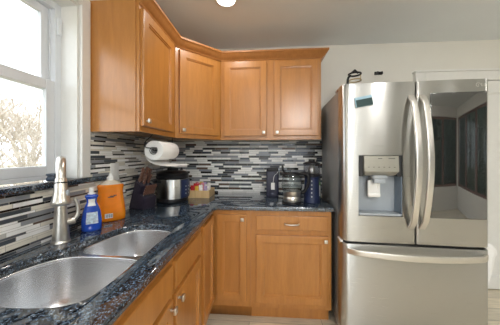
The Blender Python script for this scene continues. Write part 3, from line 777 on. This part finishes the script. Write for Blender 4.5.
for yk in range(9):
    y = PY0 + 0.004 + (0.27) * yk / 8
    rows.append([(bm.verts.new((p.x, y, p.z + 0.004 * math.sin(yk * 0.9) * i / len(cs))), bm.verts.new((p.x + 0.0006, y, p.z - 0.0012 + 0.004 * math.sin(yk * 0.9) * i / len(cs)))) for i, p in enumerate(cs)])
for r0, r1 in zip(rows, rows[1:]):
    for i in range(len(cs) - 1):
        bm.faces.new((r0[i][0], r0[i + 1][0], r1[i + 1][0], r1[i][0])); bm.faces.new((r0[i][1], r1[i][1], r1[i + 1][1], r0[i + 1][1]))
obj('loose_sheet', bm, PAPER, t, smooth=60)
t = thing('towel_holder', 'black spiral-ended wire paper towel holder under the wall cabinet', 'towel holder', (RX0, PY0, UB))
sp = []
for k in range(40):
    a = k / 39 * 2.1 * 2 * PI; rr = 0.005 + 0.025 * k / 39
    sp.append((RX0 + rr * math.cos(a), PY0 - 0.010, RZ0 + rr * math.sin(a)))
bm = BM(); tube(bm, sp, 0.0026, 8); obj('spiral_end', bm, BLACK, t, smooth=60)
bm = BM(); tube(bm, [(RX0, PY0 - 0.010, RZ0), (RX0, PY0 + 0.30, RZ0)], 0.004, 8); obj('rod', bm, BLACK, t, smooth=60)
bm = BM(); tube(bm, catmull([(sp[-1][0], PY0 - 0.010, sp[-1][2]), (RX0 - 0.05, PY0 - 0.010, RZ0 + 0.02), (RX0 - 0.055, PY0 - 0.010, RZ0 + 0.06), (RX0 - 0.02, PY0 - 0.010, RZ0 + 0.09), (RX0, PY0 - 0.005, UB + 0.012)], 5, False), 0.0032, 8)
obj('arm', bm, BLACK, t, smooth=60)
bm = BM(); tube(bm, [(RX0, PY0 + 0.30, RZ0), (RX0, PY0 + 0.30, UB + 0.012)], 0.0032, 8)
obj('arm', bm, BLACK, t, smooth=60)
bm = BM(); box(bm, RX0 - 0.012, RX0 + 0.012, PY0 - 0.02, PY0 + 0.31, UB + 0.010, UB + 0.0145, 0.001); obj('mounting_bar', bm, BLACK, t)

# ------------------------------------------------------------------ pressure cooker
IX, IY = 0.225, -0.47
t = thing('pressure_cooker', 'round stainless electric pressure cooker with black lid', 'cooker', (IX, IY, 0.9155))
bm = BM(); lathe(bm, [(0.118, 0), (0.128, 0.006), (0.130, 0.028), (0.126, 0.034)], (IX, IY, 0.9155), 40); obj('base', bm, BLACK, t, smooth=40)
bm = BM(); lathe(bm, [(0.126, 0.0345), (0.127, 0.19), (0.126, 0.194)], (IX, IY, 0.9155), 48); obj('body', bm, STEEL, t, smooth=40)
bm = BM(); lathe(bm, [(0.128, 0.1945), (0.134, 0.20), (0.136, 0.215), (0.130, 0.222), (0.132, 0.226), (0.132, 0.240), (0.110, 0.256), (0.05, 0.264), (0.01, 0.265)], (IX, IY, 0.9155), 48); ld = obj('lid', bm, BLACK, t, smooth=40)
bm = BM(); box(bm, IX - 0.045, IX + 0.045, IY - 0.016, IY + 0.016, 0.9155 + 0.262, 0.9155 + 0.285, 0.006); lathe(bm, [(0.03, 0.264), (0.026, 0.284), (0.01, 0.286)], (IX, IY, 0.9155), 20); obj('handle', bm, BLACK, ld, smooth=50)
bm = BM(); lathe(bm, [(0.012, 0.262), (0.011, 0.280), (0.006, 0.284)], (IX + 0.055, IY + 0.055, 0.9155), 16); obj('valve', bm, BLACK, ld, smooth=50)
ang = math.radians(-12)
bm = BM(); rows = []
for i in range(9):
    a = ang + math.radians(-26 + 6.5 * i); rows.append([(bm.verts.new((IX + r_ * math.cos(a), IY + r_ * math.sin(a), 0.9155 + z))) for r_, z in ((0.1275, 0.035), (0.138, 0.04), (0.142, 0.07), (0.142, 0.16), (0.138, 0.185), (0.1275, 0.19))])
for a, b_ in zip(rows, rows[1:]):
    for k in range(5): bm.faces.new((a[k], a[k + 1], b_[k + 1], b_[k]))
bm.faces.new(rows[0]); bm.faces.new(rows[-1]); obj('control_panel', bm, NAVY, t, 'dark control panel', smooth=50)
for i in range(3):
    for j in range(2):
        bm = BM()
        a = ang + math.radians(-8 + 16 * j); z = 0.9155 + 0.075 + 0.03 * i
        c = Vector((IX + 0.1425 * math.cos(a), IY + 0.1425 * math.sin(a), z)); dd = Vector((math.cos(a), math.sin(a), 0)); tube(bm, [c - dd * 0.002, c + dd * 0.0015], 0.006, 10)
        obj('button', bm, GREYPL, t, 'grey control button')
for sg, aa in ((1, 45), (-1, 225)):
    a = math.radians(aa); d_ = Vector((math.cos(a), math.sin(a), 0)); n_ = Vector((-d_.y, d_.x, 0)); c = Vector((IX, IY, 0.9155 + 0.175)) + d_ * 0.131
    bm = BM(); tube(bm, catmull([c - n_ * 0.045 - d_ * 0.015, c - n_ * 0.04 + d_ * 0.018, c + d_ * 0.026, c + n_ * 0.04 + d_ * 0.018, c + n_ * 0.045 - d_ * 0.015], 4, False), 0.009, 10); obj('side_handle', bm, BLACK, t, smooth=60)

# ------------------------------------------------------------------ wooden tray and sachets
TX0, TX1, TY0, TY1 = 0.310, 0.512, -0.345, -0.125; tz = 0.9155
t = thing('wooden_tray', 'pale wooden tray of sachets on the worktop in the corner', 'tray', ((TX0 + TX1) / 2, (TY0 + TY1) / 2, tz))
bm = BM(); box(bm, TX0 + 0.011, TX1 - 0.011, TY0 + 0.011, TY1 - 0.011, tz, tz + 0.008); obj('bottom', bm, PINE, t)
for bx_ in ((TX0, TX1, TY0, TY0 + 0.0105), (TX0, TX1, TY1 - 0.0105, TY1), (TX0, TX0 + 0.0105, TY0 + 0.011, TY1 - 0.011), (TX1 - 0.0105, TX1, TY0 + 0.011, TY1 - 0.011)):
    bm = BM(); box(bm, *bx_, tz, tz + 0.068, 0.0015); obj('side', bm, PINE, t)
cols = {'red': (0.60, 0.03, 0.04), 'yellow': (0.75, 0.50, 0.06), 'white': (0.80, 0.78, 0.76), 'pink': (0.72, 0.28, 0.34), 'lilac': (0.48, 0.38, 0.62)}
cm = {k: simple(k + '_sachet', v, 0.45, noise=0.25, scale=60) for k, v in cols.items()}
plan = [('red', 0, 0), ('red', 0, 1), ('yellow', 1, 0), ('red', 1, 1), ('white', 2, 0), ('pink', 2, 1), ('lilac', 3, 0), ('white', 3, 1), ('pink', 0, 2), ('yellow', 1, 2), ('lilac', 2, 2), ('white', 3, 2)]
rowname = ('front', 'middle', 'back')
colname = ('leftmost', 'second from the left', 'third from the left', 'rightmost')
for c, i, j in plan:
    x = TX0 + 0.035 + i * 0.039; y = TY0 + 0.040 + j * 0.065; h = 0.095 + 0.02 * random.random() + 0.006 * j
    tilt = Matrix.Translation((x, y, tz + 0.0085)) @ Matrix.Rotation(random.uniform(-0.2, 0.2), 4, 'Z') @ Matrix.Rotation(random.uniform(-0.12, 0.02), 4, 'X') @ Matrix.Rotation(random.uniform(-0.06, 0.06), 4, 'Y')
    bm = BM(); rr = []
    for z, b in ((0.002, 0.0008), (0.01, 0.003), (h * 0.5, 0.008), (h - 0.012, 0.003), (h - 0.008, 0.0008), (h, 0.0008)):
        rr.append([tilt @ q for q in selt(0, 0, z, 0.0175, b, 0, 3, 14)])
    loft(bm, rr)
    tag(obj('sachet', bm, cm[c], smooth=50), '%s sachet standing in the wooden tray, %s in its %s row' % (c, colname[i], rowname[j]), 'sachet', 'sachets in the wooden tray')

# ------------------------------------------------------------------ tea tin, kettle, grinder, carton
t = thing('tea_tin', 'tall dark tea tin with a white tag hanging on its front', 'tin', (1.092, -0.19, 0.9155))
bm = xf(plate([roundrect(1.034, 1.15, -0.245, -0.135, 0.012)], 0.9155, 1.155, 0.002), Matrix.Identity(4)); obj('body', bm, TINB, t, smooth=40)
bm = plate([roundrect(1.038, 1.146, -0.241, -0.139, 0.012)], 1.1555, 1.185, 0.004); obj('lid', bm, BLACK, t, smooth=40)
bm = BM(); tube(bm, catmull([(1.142, -0.246, 1.155), (1.130, -0.2475, 1.135), (1.112, -0.2475, 1.12), (1.102, -0.2475, 1.09), (1.098, -0.2475, 1.05)], 5, False), 0.0022, 6); obj('string', bm, PLASTIC_W, t, 'white string')
bm = BM(); box(bm, 1.078, 1.112, -0.2490, -0.2465, 0.985, 1.05, 0.0005); obj('tag', bm, PLASTIC_W, t, 'white paper tag')

EX, EY = 1.243, -0.50
t = thing('electric_kettle', 'glass electric kettle with steel base and black handle', 'kettle', (EX, EY, 0.9155))
bm = BM(); lathe(bm, [(0.076, 0), (0.080, 0.004), (0.078, 0.018), (0.07, 0.020)], (EX, EY, 0.9155), 40); obj('power_base', bm, BLACK, t, smooth=40)
bm = BM(); lathe(bm, [(0.068, 0.0205), (0.070, 0.024), (0.070, 0.058), (0.0685, 0.060), (0.0685, 0.064), (0.070, 0.066), (0.071, 0.098), (0.074, 0.104)], (EX, EY, 0.9155), 40); obj('heating_base', bm, NICKEL, t, 'steel base', smooth=40)
bm = BM(); lathe(bm, [(0.0745, 0.1045), (0.083, 0.125), (0.085, 0.15), (0.080, 0.19), (0.071, 0.225), (0.068, 0.24)], (EX, EY, 0.9155), 40, cap=False); lathe(bm, [(0.0725, 0.1045), (0.081, 0.125), (0.083, 0.15), (0.078, 0.19), (0.069, 0.225), (0.066, 0.24)], (EX, EY, 0.9155), 40, cap=False); obj('glass_jug', bm, KGLASS, t, 'clear glass jug', smooth=60)
bm = BM(); lathe(bm, [(0.0755, 0.232), (0.0755, 0.246), (0.069, 0.252), (0.064, 0.252), (0.064, 0.236)], (EX, EY, 0.9155), 40, cap=False)
tube(bm, [(EX - 0.066, EY - 0.02, 0.9155 + 0.242), (EX - 0.095, EY - 0.035, 0.9155 + 0.246)], [0.02, 0.009], 12); obj('rim', bm, BLACK, t, 'black rim with spout', smooth=50)
Ml = Matrix.Translation((EX - 0.062, EY + 0.03, 0.9155 + 0.254)) @ Matrix.Rotation(math.radians(-97), 4, 'Y')
bm = BM(); lathe(bm, [(0.034, 0.0), (0.038, 0.004), (0.036, 0.012), (0.01, 0.016)], (0.03, 0, 0), 24, mat=Ml); obj('lid', bm, BLACK, t, 'black lid flipped open', smooth=40)
bm = BM(); tube(bm, catmull([(EX + 0.070, EY - 0.01, 0.9155 + 0.242), (EX + 0.105, EY - 0.015, 0.9155 + 0.248), (EX + 0.128, EY - 0.02, 0.9155 + 0.225), (EX + 0.132, EY - 0.02, 0.9155 + 0.18), (EX + 0.118, EY - 0.015, 0.9155 + 0.13), (EX + 0.092, EY - 0.01, 0.9155 + 0.095), (EX + 0.070, EY - 0.005, 0.9155 + 0.09)], 5, False), 0.0135, 12); obj('handle', bm, BLACK, t, smooth=60)
bm = BM(); lathe(bm, [(0.0722, 0.106), (0.0805, 0.126), (0.0822, 0.145)], (EX, EY, 0.9155), 40); obj('water', bm, clear('water', (0.94, 0.96, 0.97)), t, 'clear water', smooth=60)

GX, GY = 1.415, -0.44
t = thing('countertop_blender', 'tall navy countertop blender with smoked cup and column of buttons', 'blender', (GX, GY, 0.9155))
bm = BM(); lathe(bm, [(0.066, 0), (0.069, 0.005), (0.066, 0.02), (0.062, 0.06), (0.060, 0.20), (0.064, 0.215)], (GX, GY, 0.9155), 40); obj('motor_base', bm, NAVY, t, smooth=40)
bm = BM(); lathe(bm, [(0.062, 0.2155), (0.072, 0.222), (0.072, 0.236), (0.066, 0.24)], (GX, GY, 0.9155), 40); obj('collar', bm, BLACK, t, smooth=40)
bm = BM(); lathe(bm, [(0.062, 0.2405), (0.066, 0.25), (0.068, 0.315)], (GX, GY, 0.9155), 40, cap=False); obj('cup', bm, SMOKE, t, 'smoked clear cup', smooth=60)
bm = BM(); lathe(bm, [(0.028, 0.2405), (0.034, 0.27), (0.02, 0.30), (0.004, 0.305)], (GX, GY, 0.9155), 24); obj('blade_hub', bm, NICKEL, t, smooth=40)
bm = BM(); lathe(bm, [(0.070, 0.3155), (0.072, 0.32), (0.070, 0.33), (0.035, 0.340), (0.026, 0.342), (0.026, 0.358), (0.02, 0.361)], (GX, GY, 0.9155), 40); obj('lid', bm, BLACK, t, smooth=40)
bd = (Vector((1.03, -2.343, 0)) - Vector((GX, GY, 0))).normalized()
for k in range(5):
    bm = BM(); c = Vector((GX, GY, 0.9155 + 0.055 + 0.032 * k)) + bd * 0.060; tube(bm, [c, c + bd * 0.004], 0.006, 10); obj('button', bm, GREYPL, t, 'pale button')

t = thing('food_carton', 'small white carton with green and dark printing beside the fridge', 'carton', (1.505, -0.22, 0.9155))
bm = BM(); box(bm, 1.475, 1.535, -0.25, -0.19, 0.9155, 1.095, 0.001); obj('box', bm, simple('dark_carton', (0.03, 0.05, 0.06), 0.5), t)
bm = BM(); box(bm, 1.479, 1.531, -0.2518, -0.2505, 0.93, 1.03); obj('label', bm, PLASTIC_W, t, 'white printed panel')
bm = BM(); box(bm, 1.479, 1.531, -0.2518, -0.2505, 1.031, 1.062); obj('band', bm, GREEN, t, 'green band')

# ------------------------------------------------------------------ refrigerator (local: x right, y back, z up; front-left-bottom corner at origin)
FW, FR = 0.897, math.radians(-3.2)
fr = thing('refrigerator', 'stainless french-door refrigerator with dispenser and dark glass panel', 'refrigerator', (1.547, -0.79, 0), rz=FR)
bm = BM(); box(bm, 0.006, FW - 0.006, 0.107, 0.735, 0.04, 1.782, 0.004); obj('body', bm, FSIDE, fr, 'grey painted sides', local=True, smooth=40)
bm = BM(); box(bm, 0.03, FW - 0.03, 0.12, 0.70, 0.0, 0.039); obj('plinth', bm, DARK, fr, local=True)
def door_bm(x0, x1, z0, z1, lr, rr, bow=0.006):
    """rounded, slightly bowed front; lr / rr = width of the rounding on the left / right edge"""
    pts = [(x0 + 0.004, 0.10), (x0, 0.096)]
    for k in range(9):
        a = PI / 2 * k / 8; pts.append((x0 + lr - lr * math.cos(a), min(0.042, lr) * (1 - math.sin(a))))
    for k in range(1, 12):
        f = k / 12; pts.append((x0 + lr + (x1 - rr - x0 - lr) * f, -bow * math.sin(PI * f)))
    for k in range(9):
        a = PI / 2 * (1 - k / 8); pts.append((x1 - rr + rr * math.cos(a), min(0.03, rr) * (1 - math.sin(a))))
    pts += [(x1, 0.096), (x1 - 0.004, 0.10)]
    return plate([pts], z0, z1, 0.003)
def boolean(o, cutter):
    md = o.modifiers.new('cut', 'BOOLEAN'); md.object = cutter; md.operation = 'DIFFERENCE'; md.solver = 'EXACT'
    dg = bpy.context.evaluated_depsgraph_get(); dg.update()
    me = bpy.data.meshes.new_from_object(o.evaluated_get(dg)); o.modifiers.clear(); o.data = me
    bpy.data.objects.remove(cutter)
    me.shade_smooth(); me.set_sharp_from_angle(angle=math.radians(30))
GX_ = 0.461
fl_d = obj('door', door_bm(0.0, GX_, 0.728, 1.797, 0.05, 0.012), STEEL, fr, local=True, smooth=30)
bm = BM(); box(bm, 0.106, 0.381, -0.05, 0.096, 0.905, 1.312); cut = obj('cut', bm, STEEL, fr, local=True)
boolean(fl_d, cut)
fr_d = obj('door', door_bm(GX_ + 0.006, FW, 0.728, 1.797, 0.012, 0.03), STEEL, fr, local=True, smooth=30)
obj('freezer_drawer', door_bm(0.0, FW, 0.07, 0.712, 0.05, 0.03), STEEL, fr, local=True, smooth=30)
bm = BM(); box(bm, 0.01, FW - 0.01, 0.03, 0.106, 0.7125, 0.7275); box(bm, GX_ + 0.0005, GX_ + 0.0055, 0.03, 0.106, 0.73, 1.79); obj('door_gasket', bm, DARK, fr, 'dark seal', local=True)
def bow(pts, w, h, axis):
    """flat bar of width w (along axis) and thickness h swept along points"""
    bm = BM(); pts = [Vector(p) for p in pts]; rings = []
    A = Vector(axis)
    for i, p in enumerate(pts):
        tt = (pts[min(i + 1, len(pts) - 1)] - pts[max(i - 1, 0)]).normalized(); nn = tt.cross(A).normalized()
        rings.append([p + A * (w / 2 * math.copysign(abs(math.cos(a)) ** 0.3, math.cos(a))) + nn * (h / 2 * math.copysign(abs(math.sin(a)) ** 0.3, math.sin(a))) for a in [2 * PI * (k + 0.5) / 16 for k in range(16)]])
    loft(bm, rings); return bm
for d_, hx in ((fl_d, GX_ - 0.030), (fr_d, GX_ + 0.036)):
    pts = [(hx, -0.004, 0.835)]
    for k in range(1, 16):
        f = k / 16; pts.append((hx, -0.026 - 0.066 * math.sin(PI * f) ** 0.95, 0.835 + 0.865 * f))
    pts.append((hx, -0.004, 1.70))
    obj('handle', bow(pts, 0.036, 0.015, (1, 0, 0)), HANDLE, d_, 'satin steel bowed bar handle', local=True, smooth=50)
pts = [(0.035, -0.004, 0.668)]
for k in range(1, 20):
    f = k / 20; pts.append((0.035 + (FW - 0.06) * f, -0.022 - 0.060 * math.sin(PI * f) ** 0.8, 0.668))
pts.append((FW - 0.025, -0.004, 0.668))
fz = [c for c in fr.children if c.name.startswith('freezer')][0]
obj('handle', bow(pts, 0.038, 0.015, (0, 0, 1)), HANDLE, fz, 'satin steel bowed bar handle', local=True, smooth=50)
# dispenser
dp = obj('dispenser', (lambda b_: (box(b_, 0.108, 0.379, 0.0925, 0.0955, 0.907, 1.310), b_)[1])(BM()), GREYPL, fl_d, 'grey water and ice dispenser recess', local=True)
bm = BM(); loft(bm, [[Vector(p) for p in ((0.138, -0.012, 1.308), (0.352, -0.012, 1.308), (0.352, 0.064, 1.308), (0.138, 0.064, 1.308))],
                     [Vector(p) for p in ((0.138, -0.020, 1.205), (0.352, -0.020, 1.205), (0.352, 0.064, 1.205), (0.138, 0.064, 1.205))],
                     [Vector(p) for p in ((0.150, 0.006, 1.178), (0.340, 0.006, 1.178), (0.340, 0.064, 1.168), (0.150, 0.064, 1.168))]])
obj('control_panel', bm, PANELM, fl_d, 'champagne grey control panel', local=True)
bm = BM(); box(bm, 0.376, 0.380, 0.002, 0.092, 0.923, 1.169); obj('recess_wall', bm, simple('blue_grey_plastic', (0.17, 0.215, 0.27), 0.35), fl_d, 'blue-grey side wall of the recess', local=True)
for xa, xb in ((0.108, 0.1375), (0.3525, 0.379)):
    bm = BM(); box(bm, xa, xb, 0.004, 0.064, 1.17, 1.310); obj('recess_shade_side', bm, DARK, fl_d, 'recess sides coloured dark as shade', local=True)  # shade at the top of the recess, put in as near-black sides
bm = BM(); box(bm, 0.195, 0.285, -0.012, 0.05, 1.155, 1.177, 0.004); box(bm, 0.205, 0.275, -0.006, 0.05, 1.125, 1.1545, 0.004); obj('nozzle', bm, GREYPL, fl_d, 'pale grey spout', local=True, smooth=40)
bm = BM(); box(bm, 0.180, 0.195, 0.035, 0.05, 1.04, 1.14, 0.004); box(bm, 0.245, 0.26, 0.035, 0.05, 1.04, 1.14, 0.004); box(bm, 0.180, 0.26, 0.03, 0.05, 1.025, 1.05, 0.005); box(bm, 0.195, 0.245, 0.042, 0.05, 1.05, 1.14); obj('paddle', bm, PLASTIC_W, fl_d, 'pale lever paddle', local=True, smooth=40)
bm = BM(); box(bm, 0.112, 0.375, -0.002, 0.092, 0.907, 0.922, 0.003); obj('drip_tray', bm, GREYPL, fl_d, 'grey drip tray', local=True, smooth=40)
INK = simple('grey_print', (0.10, 0.10, 0.09), 0.5)
for k in range(6):
    bm = BM(); box(bm, 0.160 + k * 0.032, 0.170 + k * 0.032, -0.0196, -0.0170, 1.231, 1.235); obj('icon', bm, INK, fl_d, 'small grey printed icon', local=True)
for xa, xb in ((0.225, 0.25), (0.29, 0.33)):
    bm = BM(); box(bm, xa, xb, -0.0152, -0.0125, 1.288, 1.293); obj('icon', bm, INK, fl_d, 'small grey printed word', local=True)
# dark glass window in the right door
gx0, gx1, gz0, gz1 = 0.545, 0.868, 0.905, 1.715
bm = xf(plate([roundrect(gx0, gx1, gz0, gz1, 0.006)], 0.001, 0.012, 0.002), Matrix(((1, 0, 0, 0), (0, 0, -1, 0.0012), (0, 1, 0, 0), (0, 0, 0, 1))))
obj('glass_panel', bm, SCREEN, fr_d, 'dark mirrored glass panel', local=True, smooth=40)
bm = BM(); box(bm, GX_ + 0.036 + 0.004, GX_ + 0.036 + 0.014, -0.0955, -0.0935, 1.20, 1.25); obj('label', bm, GREYPL, fr_d, 'small grey tag on handle', local=True)
# badge: ring with the two letters
def text_bm(s, size, M):
    cu = bpy.data.curves.new('t', 'FONT'); cu.body = s; cu.size = size; cu.extrude = 0.0006
    o = bpy.data.objects.new('t', cu); COL.objects.link(o); dg = bpy.context.evaluated_depsgraph_get()
    me = bpy.data.meshes.new_from_object(o.evaluated_get(dg)); bm = BM(); bm.from_mesh(me); bpy.data.objects.remove(o); bpy.data.meshes.remove(me)
    return xf(bm, M)
MT = Matrix(((1, 0, 0, 0.838), (0, 0, -1, -0.006), (0, 1, 0, 1.748), (0, 0, 0, 1)))
bm = text_bm('LG', 0.028, MT)
ring = [(0.822 + 0.012 * math.cos(a), -0.0065, 1.758 + 0.012 * math.sin(a)) for a in [2 * PI * k / 24 for k in range(20)]]
tube(bm, ring, 0.0012, 6); tube(bm, [(0.822, -0.0065, 1.764), (0.822, -0.0065, 1.752), (0.827, -0.0065, 1.752)], 0.0012, 6)
obj('badge', bm, simple('badge_silver', (0.85, 0.84, 0.80), 0.3, 0.5), fr_d, 'silver ring and letters badge', local=True)
for x0, x1 in ((0.004, 0.05), (FW - 0.05, FW - 0.004)):
    bm = BM(); box(bm, x0, x1, 0.108, 0.20, 1.7825, 1.80, 0.004); obj('hinge_cover', bm, BROWN if x0 < 0.1 else GREYPL, fr, local=True, smooth=40)
for x0, x1 in ((-0.008, 0.012), (FW - 0.012, FW + 0.012)):
    bm = BM(); box(bm, x0, x1, 0.02, 0.09, 0.7128, 0.7272, 0.003); obj('hinge', bm, PLASTIC_W, fr, 'white middle hinge', local=True, smooth=40)

def fworld(x, y, z): return Matrix.Translation((1.547, -0.79, 0)) @ Matrix.Rotation(FR, 4, 'Z') @ Vector((x, y, z))
MF = Matrix.Translation((1.547, -0.79, 0)) @ Matrix.Rotation(FR, 4, 'Z')
# magnet
mg = thing('fridge_magnet', 'tilted dark teal magnet on the left fridge door', 'magnet', fworld(0.137, -0.006, 1.67))
Mm = MF @ Matrix.Translation((0.137, -0.0085, 1.672)) @ Matrix.Rotation(math.radians(-10), 4, 'Y')
bm = BM(); box(bm, -0.056, 0.056, -0.0035, 0.0, -0.032, 0.034, 0.001, mat=Mm); obj('backing', bm, PALEBLUE, mg, 'pale blue edge')
bm = BM(); box(bm, -0.050, 0.054, -0.0055, -0.0037, -0.031, 0.016, 0.0006, mat=Mm); obj('picture', bm, TEAL, mg, 'dark teal picture')

# items on top of the fridge
def arc(c, rx, ry, z, a0, a1, n=24, tz_=0.0):
    return [Vector((c[0] + rx * math.cos(a0 + (a1 - a0) * k / n), c[1] + ry * math.sin(a0 + (a1 - a0) * k / n), z + tz_ * math.cos(a0 + (a1 - a0) * k / n))) for k in range(n + 1)]
cx_, cy_ = 1.735, -0.52
t = thing('wire_stand', 'small black and brass ring stand on top of the fridge', 'stand', (cx_, cy_, 1.7822))
bm = BM(); lathe(bm, [(0.045, 0), (0.045, 0.005), (0.01, 0.008)], (cx_, cy_, 1.7825), 24); tube(bm, catmull([(cx_ - 0.035, cy_, 1.787), (cx_ - 0.052, cy_, 1.84), (cx_ - 0.052, cy_, 1.92), (cx_ - 0.03, cy_, 1.945)], 5, False), 0.009, 10); obj('post', bm, BLACK, t, smooth=50)
bm = BM(); tube(bm, arc((cx_, cy_), 0.045, 0.045, 1.955, 0, 2 * PI), 0.007, 8); tube(bm, [(cx_ - 0.03, cy_, 1.962), (cx_ + 0.0, cy_, 1.982), (cx_ + 0.03, cy_, 1.962)], [0.007, 0.014, 0.007], 8); obj('upper_ring', bm, BLACK, t, smooth=60)
bm = BM(); tube(bm, arc((cx_ + 0.002, cy_), 0.045, 0.045, 1.905, 0, 2 * PI), 0.0045, 8); tube(bm, [(cx_ + 0.046, cy_, 1.905), (cx_ + 0.045, cy_, 1.955)], 0.003, 8); obj('lower_ring', bm, simple('brass', (0.55, 0.42, 0.22), 0.3, 1.0), t, 'brass lower ring', smooth=60)
t = thing('wall_hook', 'small black hook on the wall above the fridge', 'hook', (2.165, -0.001, 2.13))
bm = BM(); box(bm, 2.128, 2.205, -0.010, -0.001, 2.122, 2.155, 0.004); obj('plate', bm, BLACK, t, smooth=40)
bm = BM(); tube(bm, catmull([(2.14, -0.012, 2.13), (2.14, -0.035, 2.125), (2.145, -0.04, 2.145)], 4, False), 0.007, 8); tube(bm, catmull([(2.19, -0.012, 2.13), (2.19, -0.035, 2.125), (2.185, -0.04, 2.145)], 4, False), 0.007, 8); obj('prong', bm, BLACK, t, smooth=50)

# white cloth at the fridge's side
cl = thing('cloth', 'white cloth scrap hanging beside the middle hinge on the right side of the fridge', 'cloth', fworld(FW + 0.03, 0.05, 0.735))
prof_c = [(0.735, 0.012), (0.70, 0.030), (0.67, 0.034), (0.65, 0.026), (0.58, 0.018), (0.52, 0.012), (0.47, 0.004)]
bm = BM()
loft(bm, [[MF @ q for q in [Vector((FW + 0.024 + 0.5 * w + 1.0 * w * math.cos(a) * (1 + 0.15 * math.cos(5 * a)), 0.05 + 0.5 * w * math.sin(a) * (1 + 0.15 * math.cos(4 * a)), z)) for a in [2 * PI * k / 24 for k in range(24)]]] for z, w in prof_c])
obj('fabric', bm, TOWELC, cl, smooth=60)

# ------------------------------------------------------------------ outdoors
bm = BM(); box(bm, -45, -0.6, -30, 40, -0.75, -0.6); struct(obj('ground', bm, GRASS))
bm = BM(); box(bm, -0.4, RX + 0.3, -20, RY - 0.25, -0.75, -0.6); struct(obj('ground_rear', bm, GRASS))
bm = BM(); box(bm, RX + 0.4, 20, -20, 10, -0.75, -0.6); struct(obj('ground_right', bm, GRASS))
def hedge(x0, x1, y0, y1, label, seed):  # added out of view so the fridge glass reflects dark green
    rh = random.Random(seed); bm = BM()
    box(bm, x0 + 0.25, x1 - 0.25, y0 + 0.25, y1 - 0.25, -0.6, 3.5)
    for k in range(4500):
        p = Vector((rh.uniform(x0, x1), rh.uniform(y0, y1), rh.uniform(-0.45, 3.9))); d = Vector((rh.uniform(-1, 1), rh.uniform(-1, 1), rh.uniform(-0.3, 1))).normalized() * 0.15
        w = Vector((-d.y, d.x, 0.1)).normalized() * 0.05
        bm.faces.new([bm.verts.new(p - d), bm.verts.new(p + w), bm.verts.new(p + d), bm.verts.new(p - w)])
    o = obj('added_hedge', bm, LEAF); tag(o, label, 'hedge'); o['kind'] = 'stuff'
LEAF = simple('evergreen_leaves', (0.022, 0.045, 0.022), 0.6, noise=0.4)
hedge(6.6, 7.7, -9.5, 1.5, 'dark evergreen hedge added outside the far right window for a dark reflection', 3)
hedge(2.7, 6.4, -7.9, -6.8, 'dark evergreen hedge added outside the window behind the viewer for a dark reflection', 4)
def tree(x, y, h, label, seed):
    rnd = random.Random(seed); bm = BM()
    def branch(p, d, ln, r, lev):
        n = 4; pts = [p]; q = p.copy(); dd = d.copy()
        for k in range(n):
            dd = (dd + Vector((rnd.uniform(-.18, .18), rnd.uniform(-.18, .18), rnd.uniform(-.06, .12)))).normalized()
            q = q + dd * ln / n; pts.append(q.copy())
        tube(bm, pts, [r * (1 - 0.5 * k / n) for k in range(n + 1)], 5 if lev < 2 else 3, cap=lev < 1)
        if lev >= 4: return
        for k in range({0: 9, 1: 6, 2: 4, 3: 3}[lev]):
            f = rnd.uniform(0.35, 1.0); i = min(int(f * n), n - 1); b = pts[i].lerp(pts[i + 1], f * n - i)
            a = rnd.uniform(0, 2 * PI); side = Vector((math.cos(a), math.sin(a), rnd.uniform(0.1, 0.9))).normalized()
            branch(b, (dd * 0.5 + side).normalized(), ln * rnd.uniform(0.45, 0.65), max(r * 0.48, 0.0075), lev + 1)
    branch(Vector((x, y, -0.6)), Vector((0, 0, 1)), h * 0.5, h * 0.016, 0)
    tag(obj('bare_tree', bm, BARK), label, 'tree', 'bare trees outside the window')
for k, (tx, ty, h, lb) in enumerate([(-4.45, 2.3, 4.0, 'bare winter tree nearest to the window'), (-6.7, 5.2, 3.6, 'bare winter tree at the right of the window view'),
                                     (-11.3, 8.4, 6.4, 'slender bare tree behind the nearest one'), (-10.0, 5.6, 4.6, 'bare winter tree at the left of the window view'),
                                     (-15.2, 12.0, 8.0, 'tall bare tree far beyond the window')]):
    tree(tx, ty, h, lb, 11 + k)
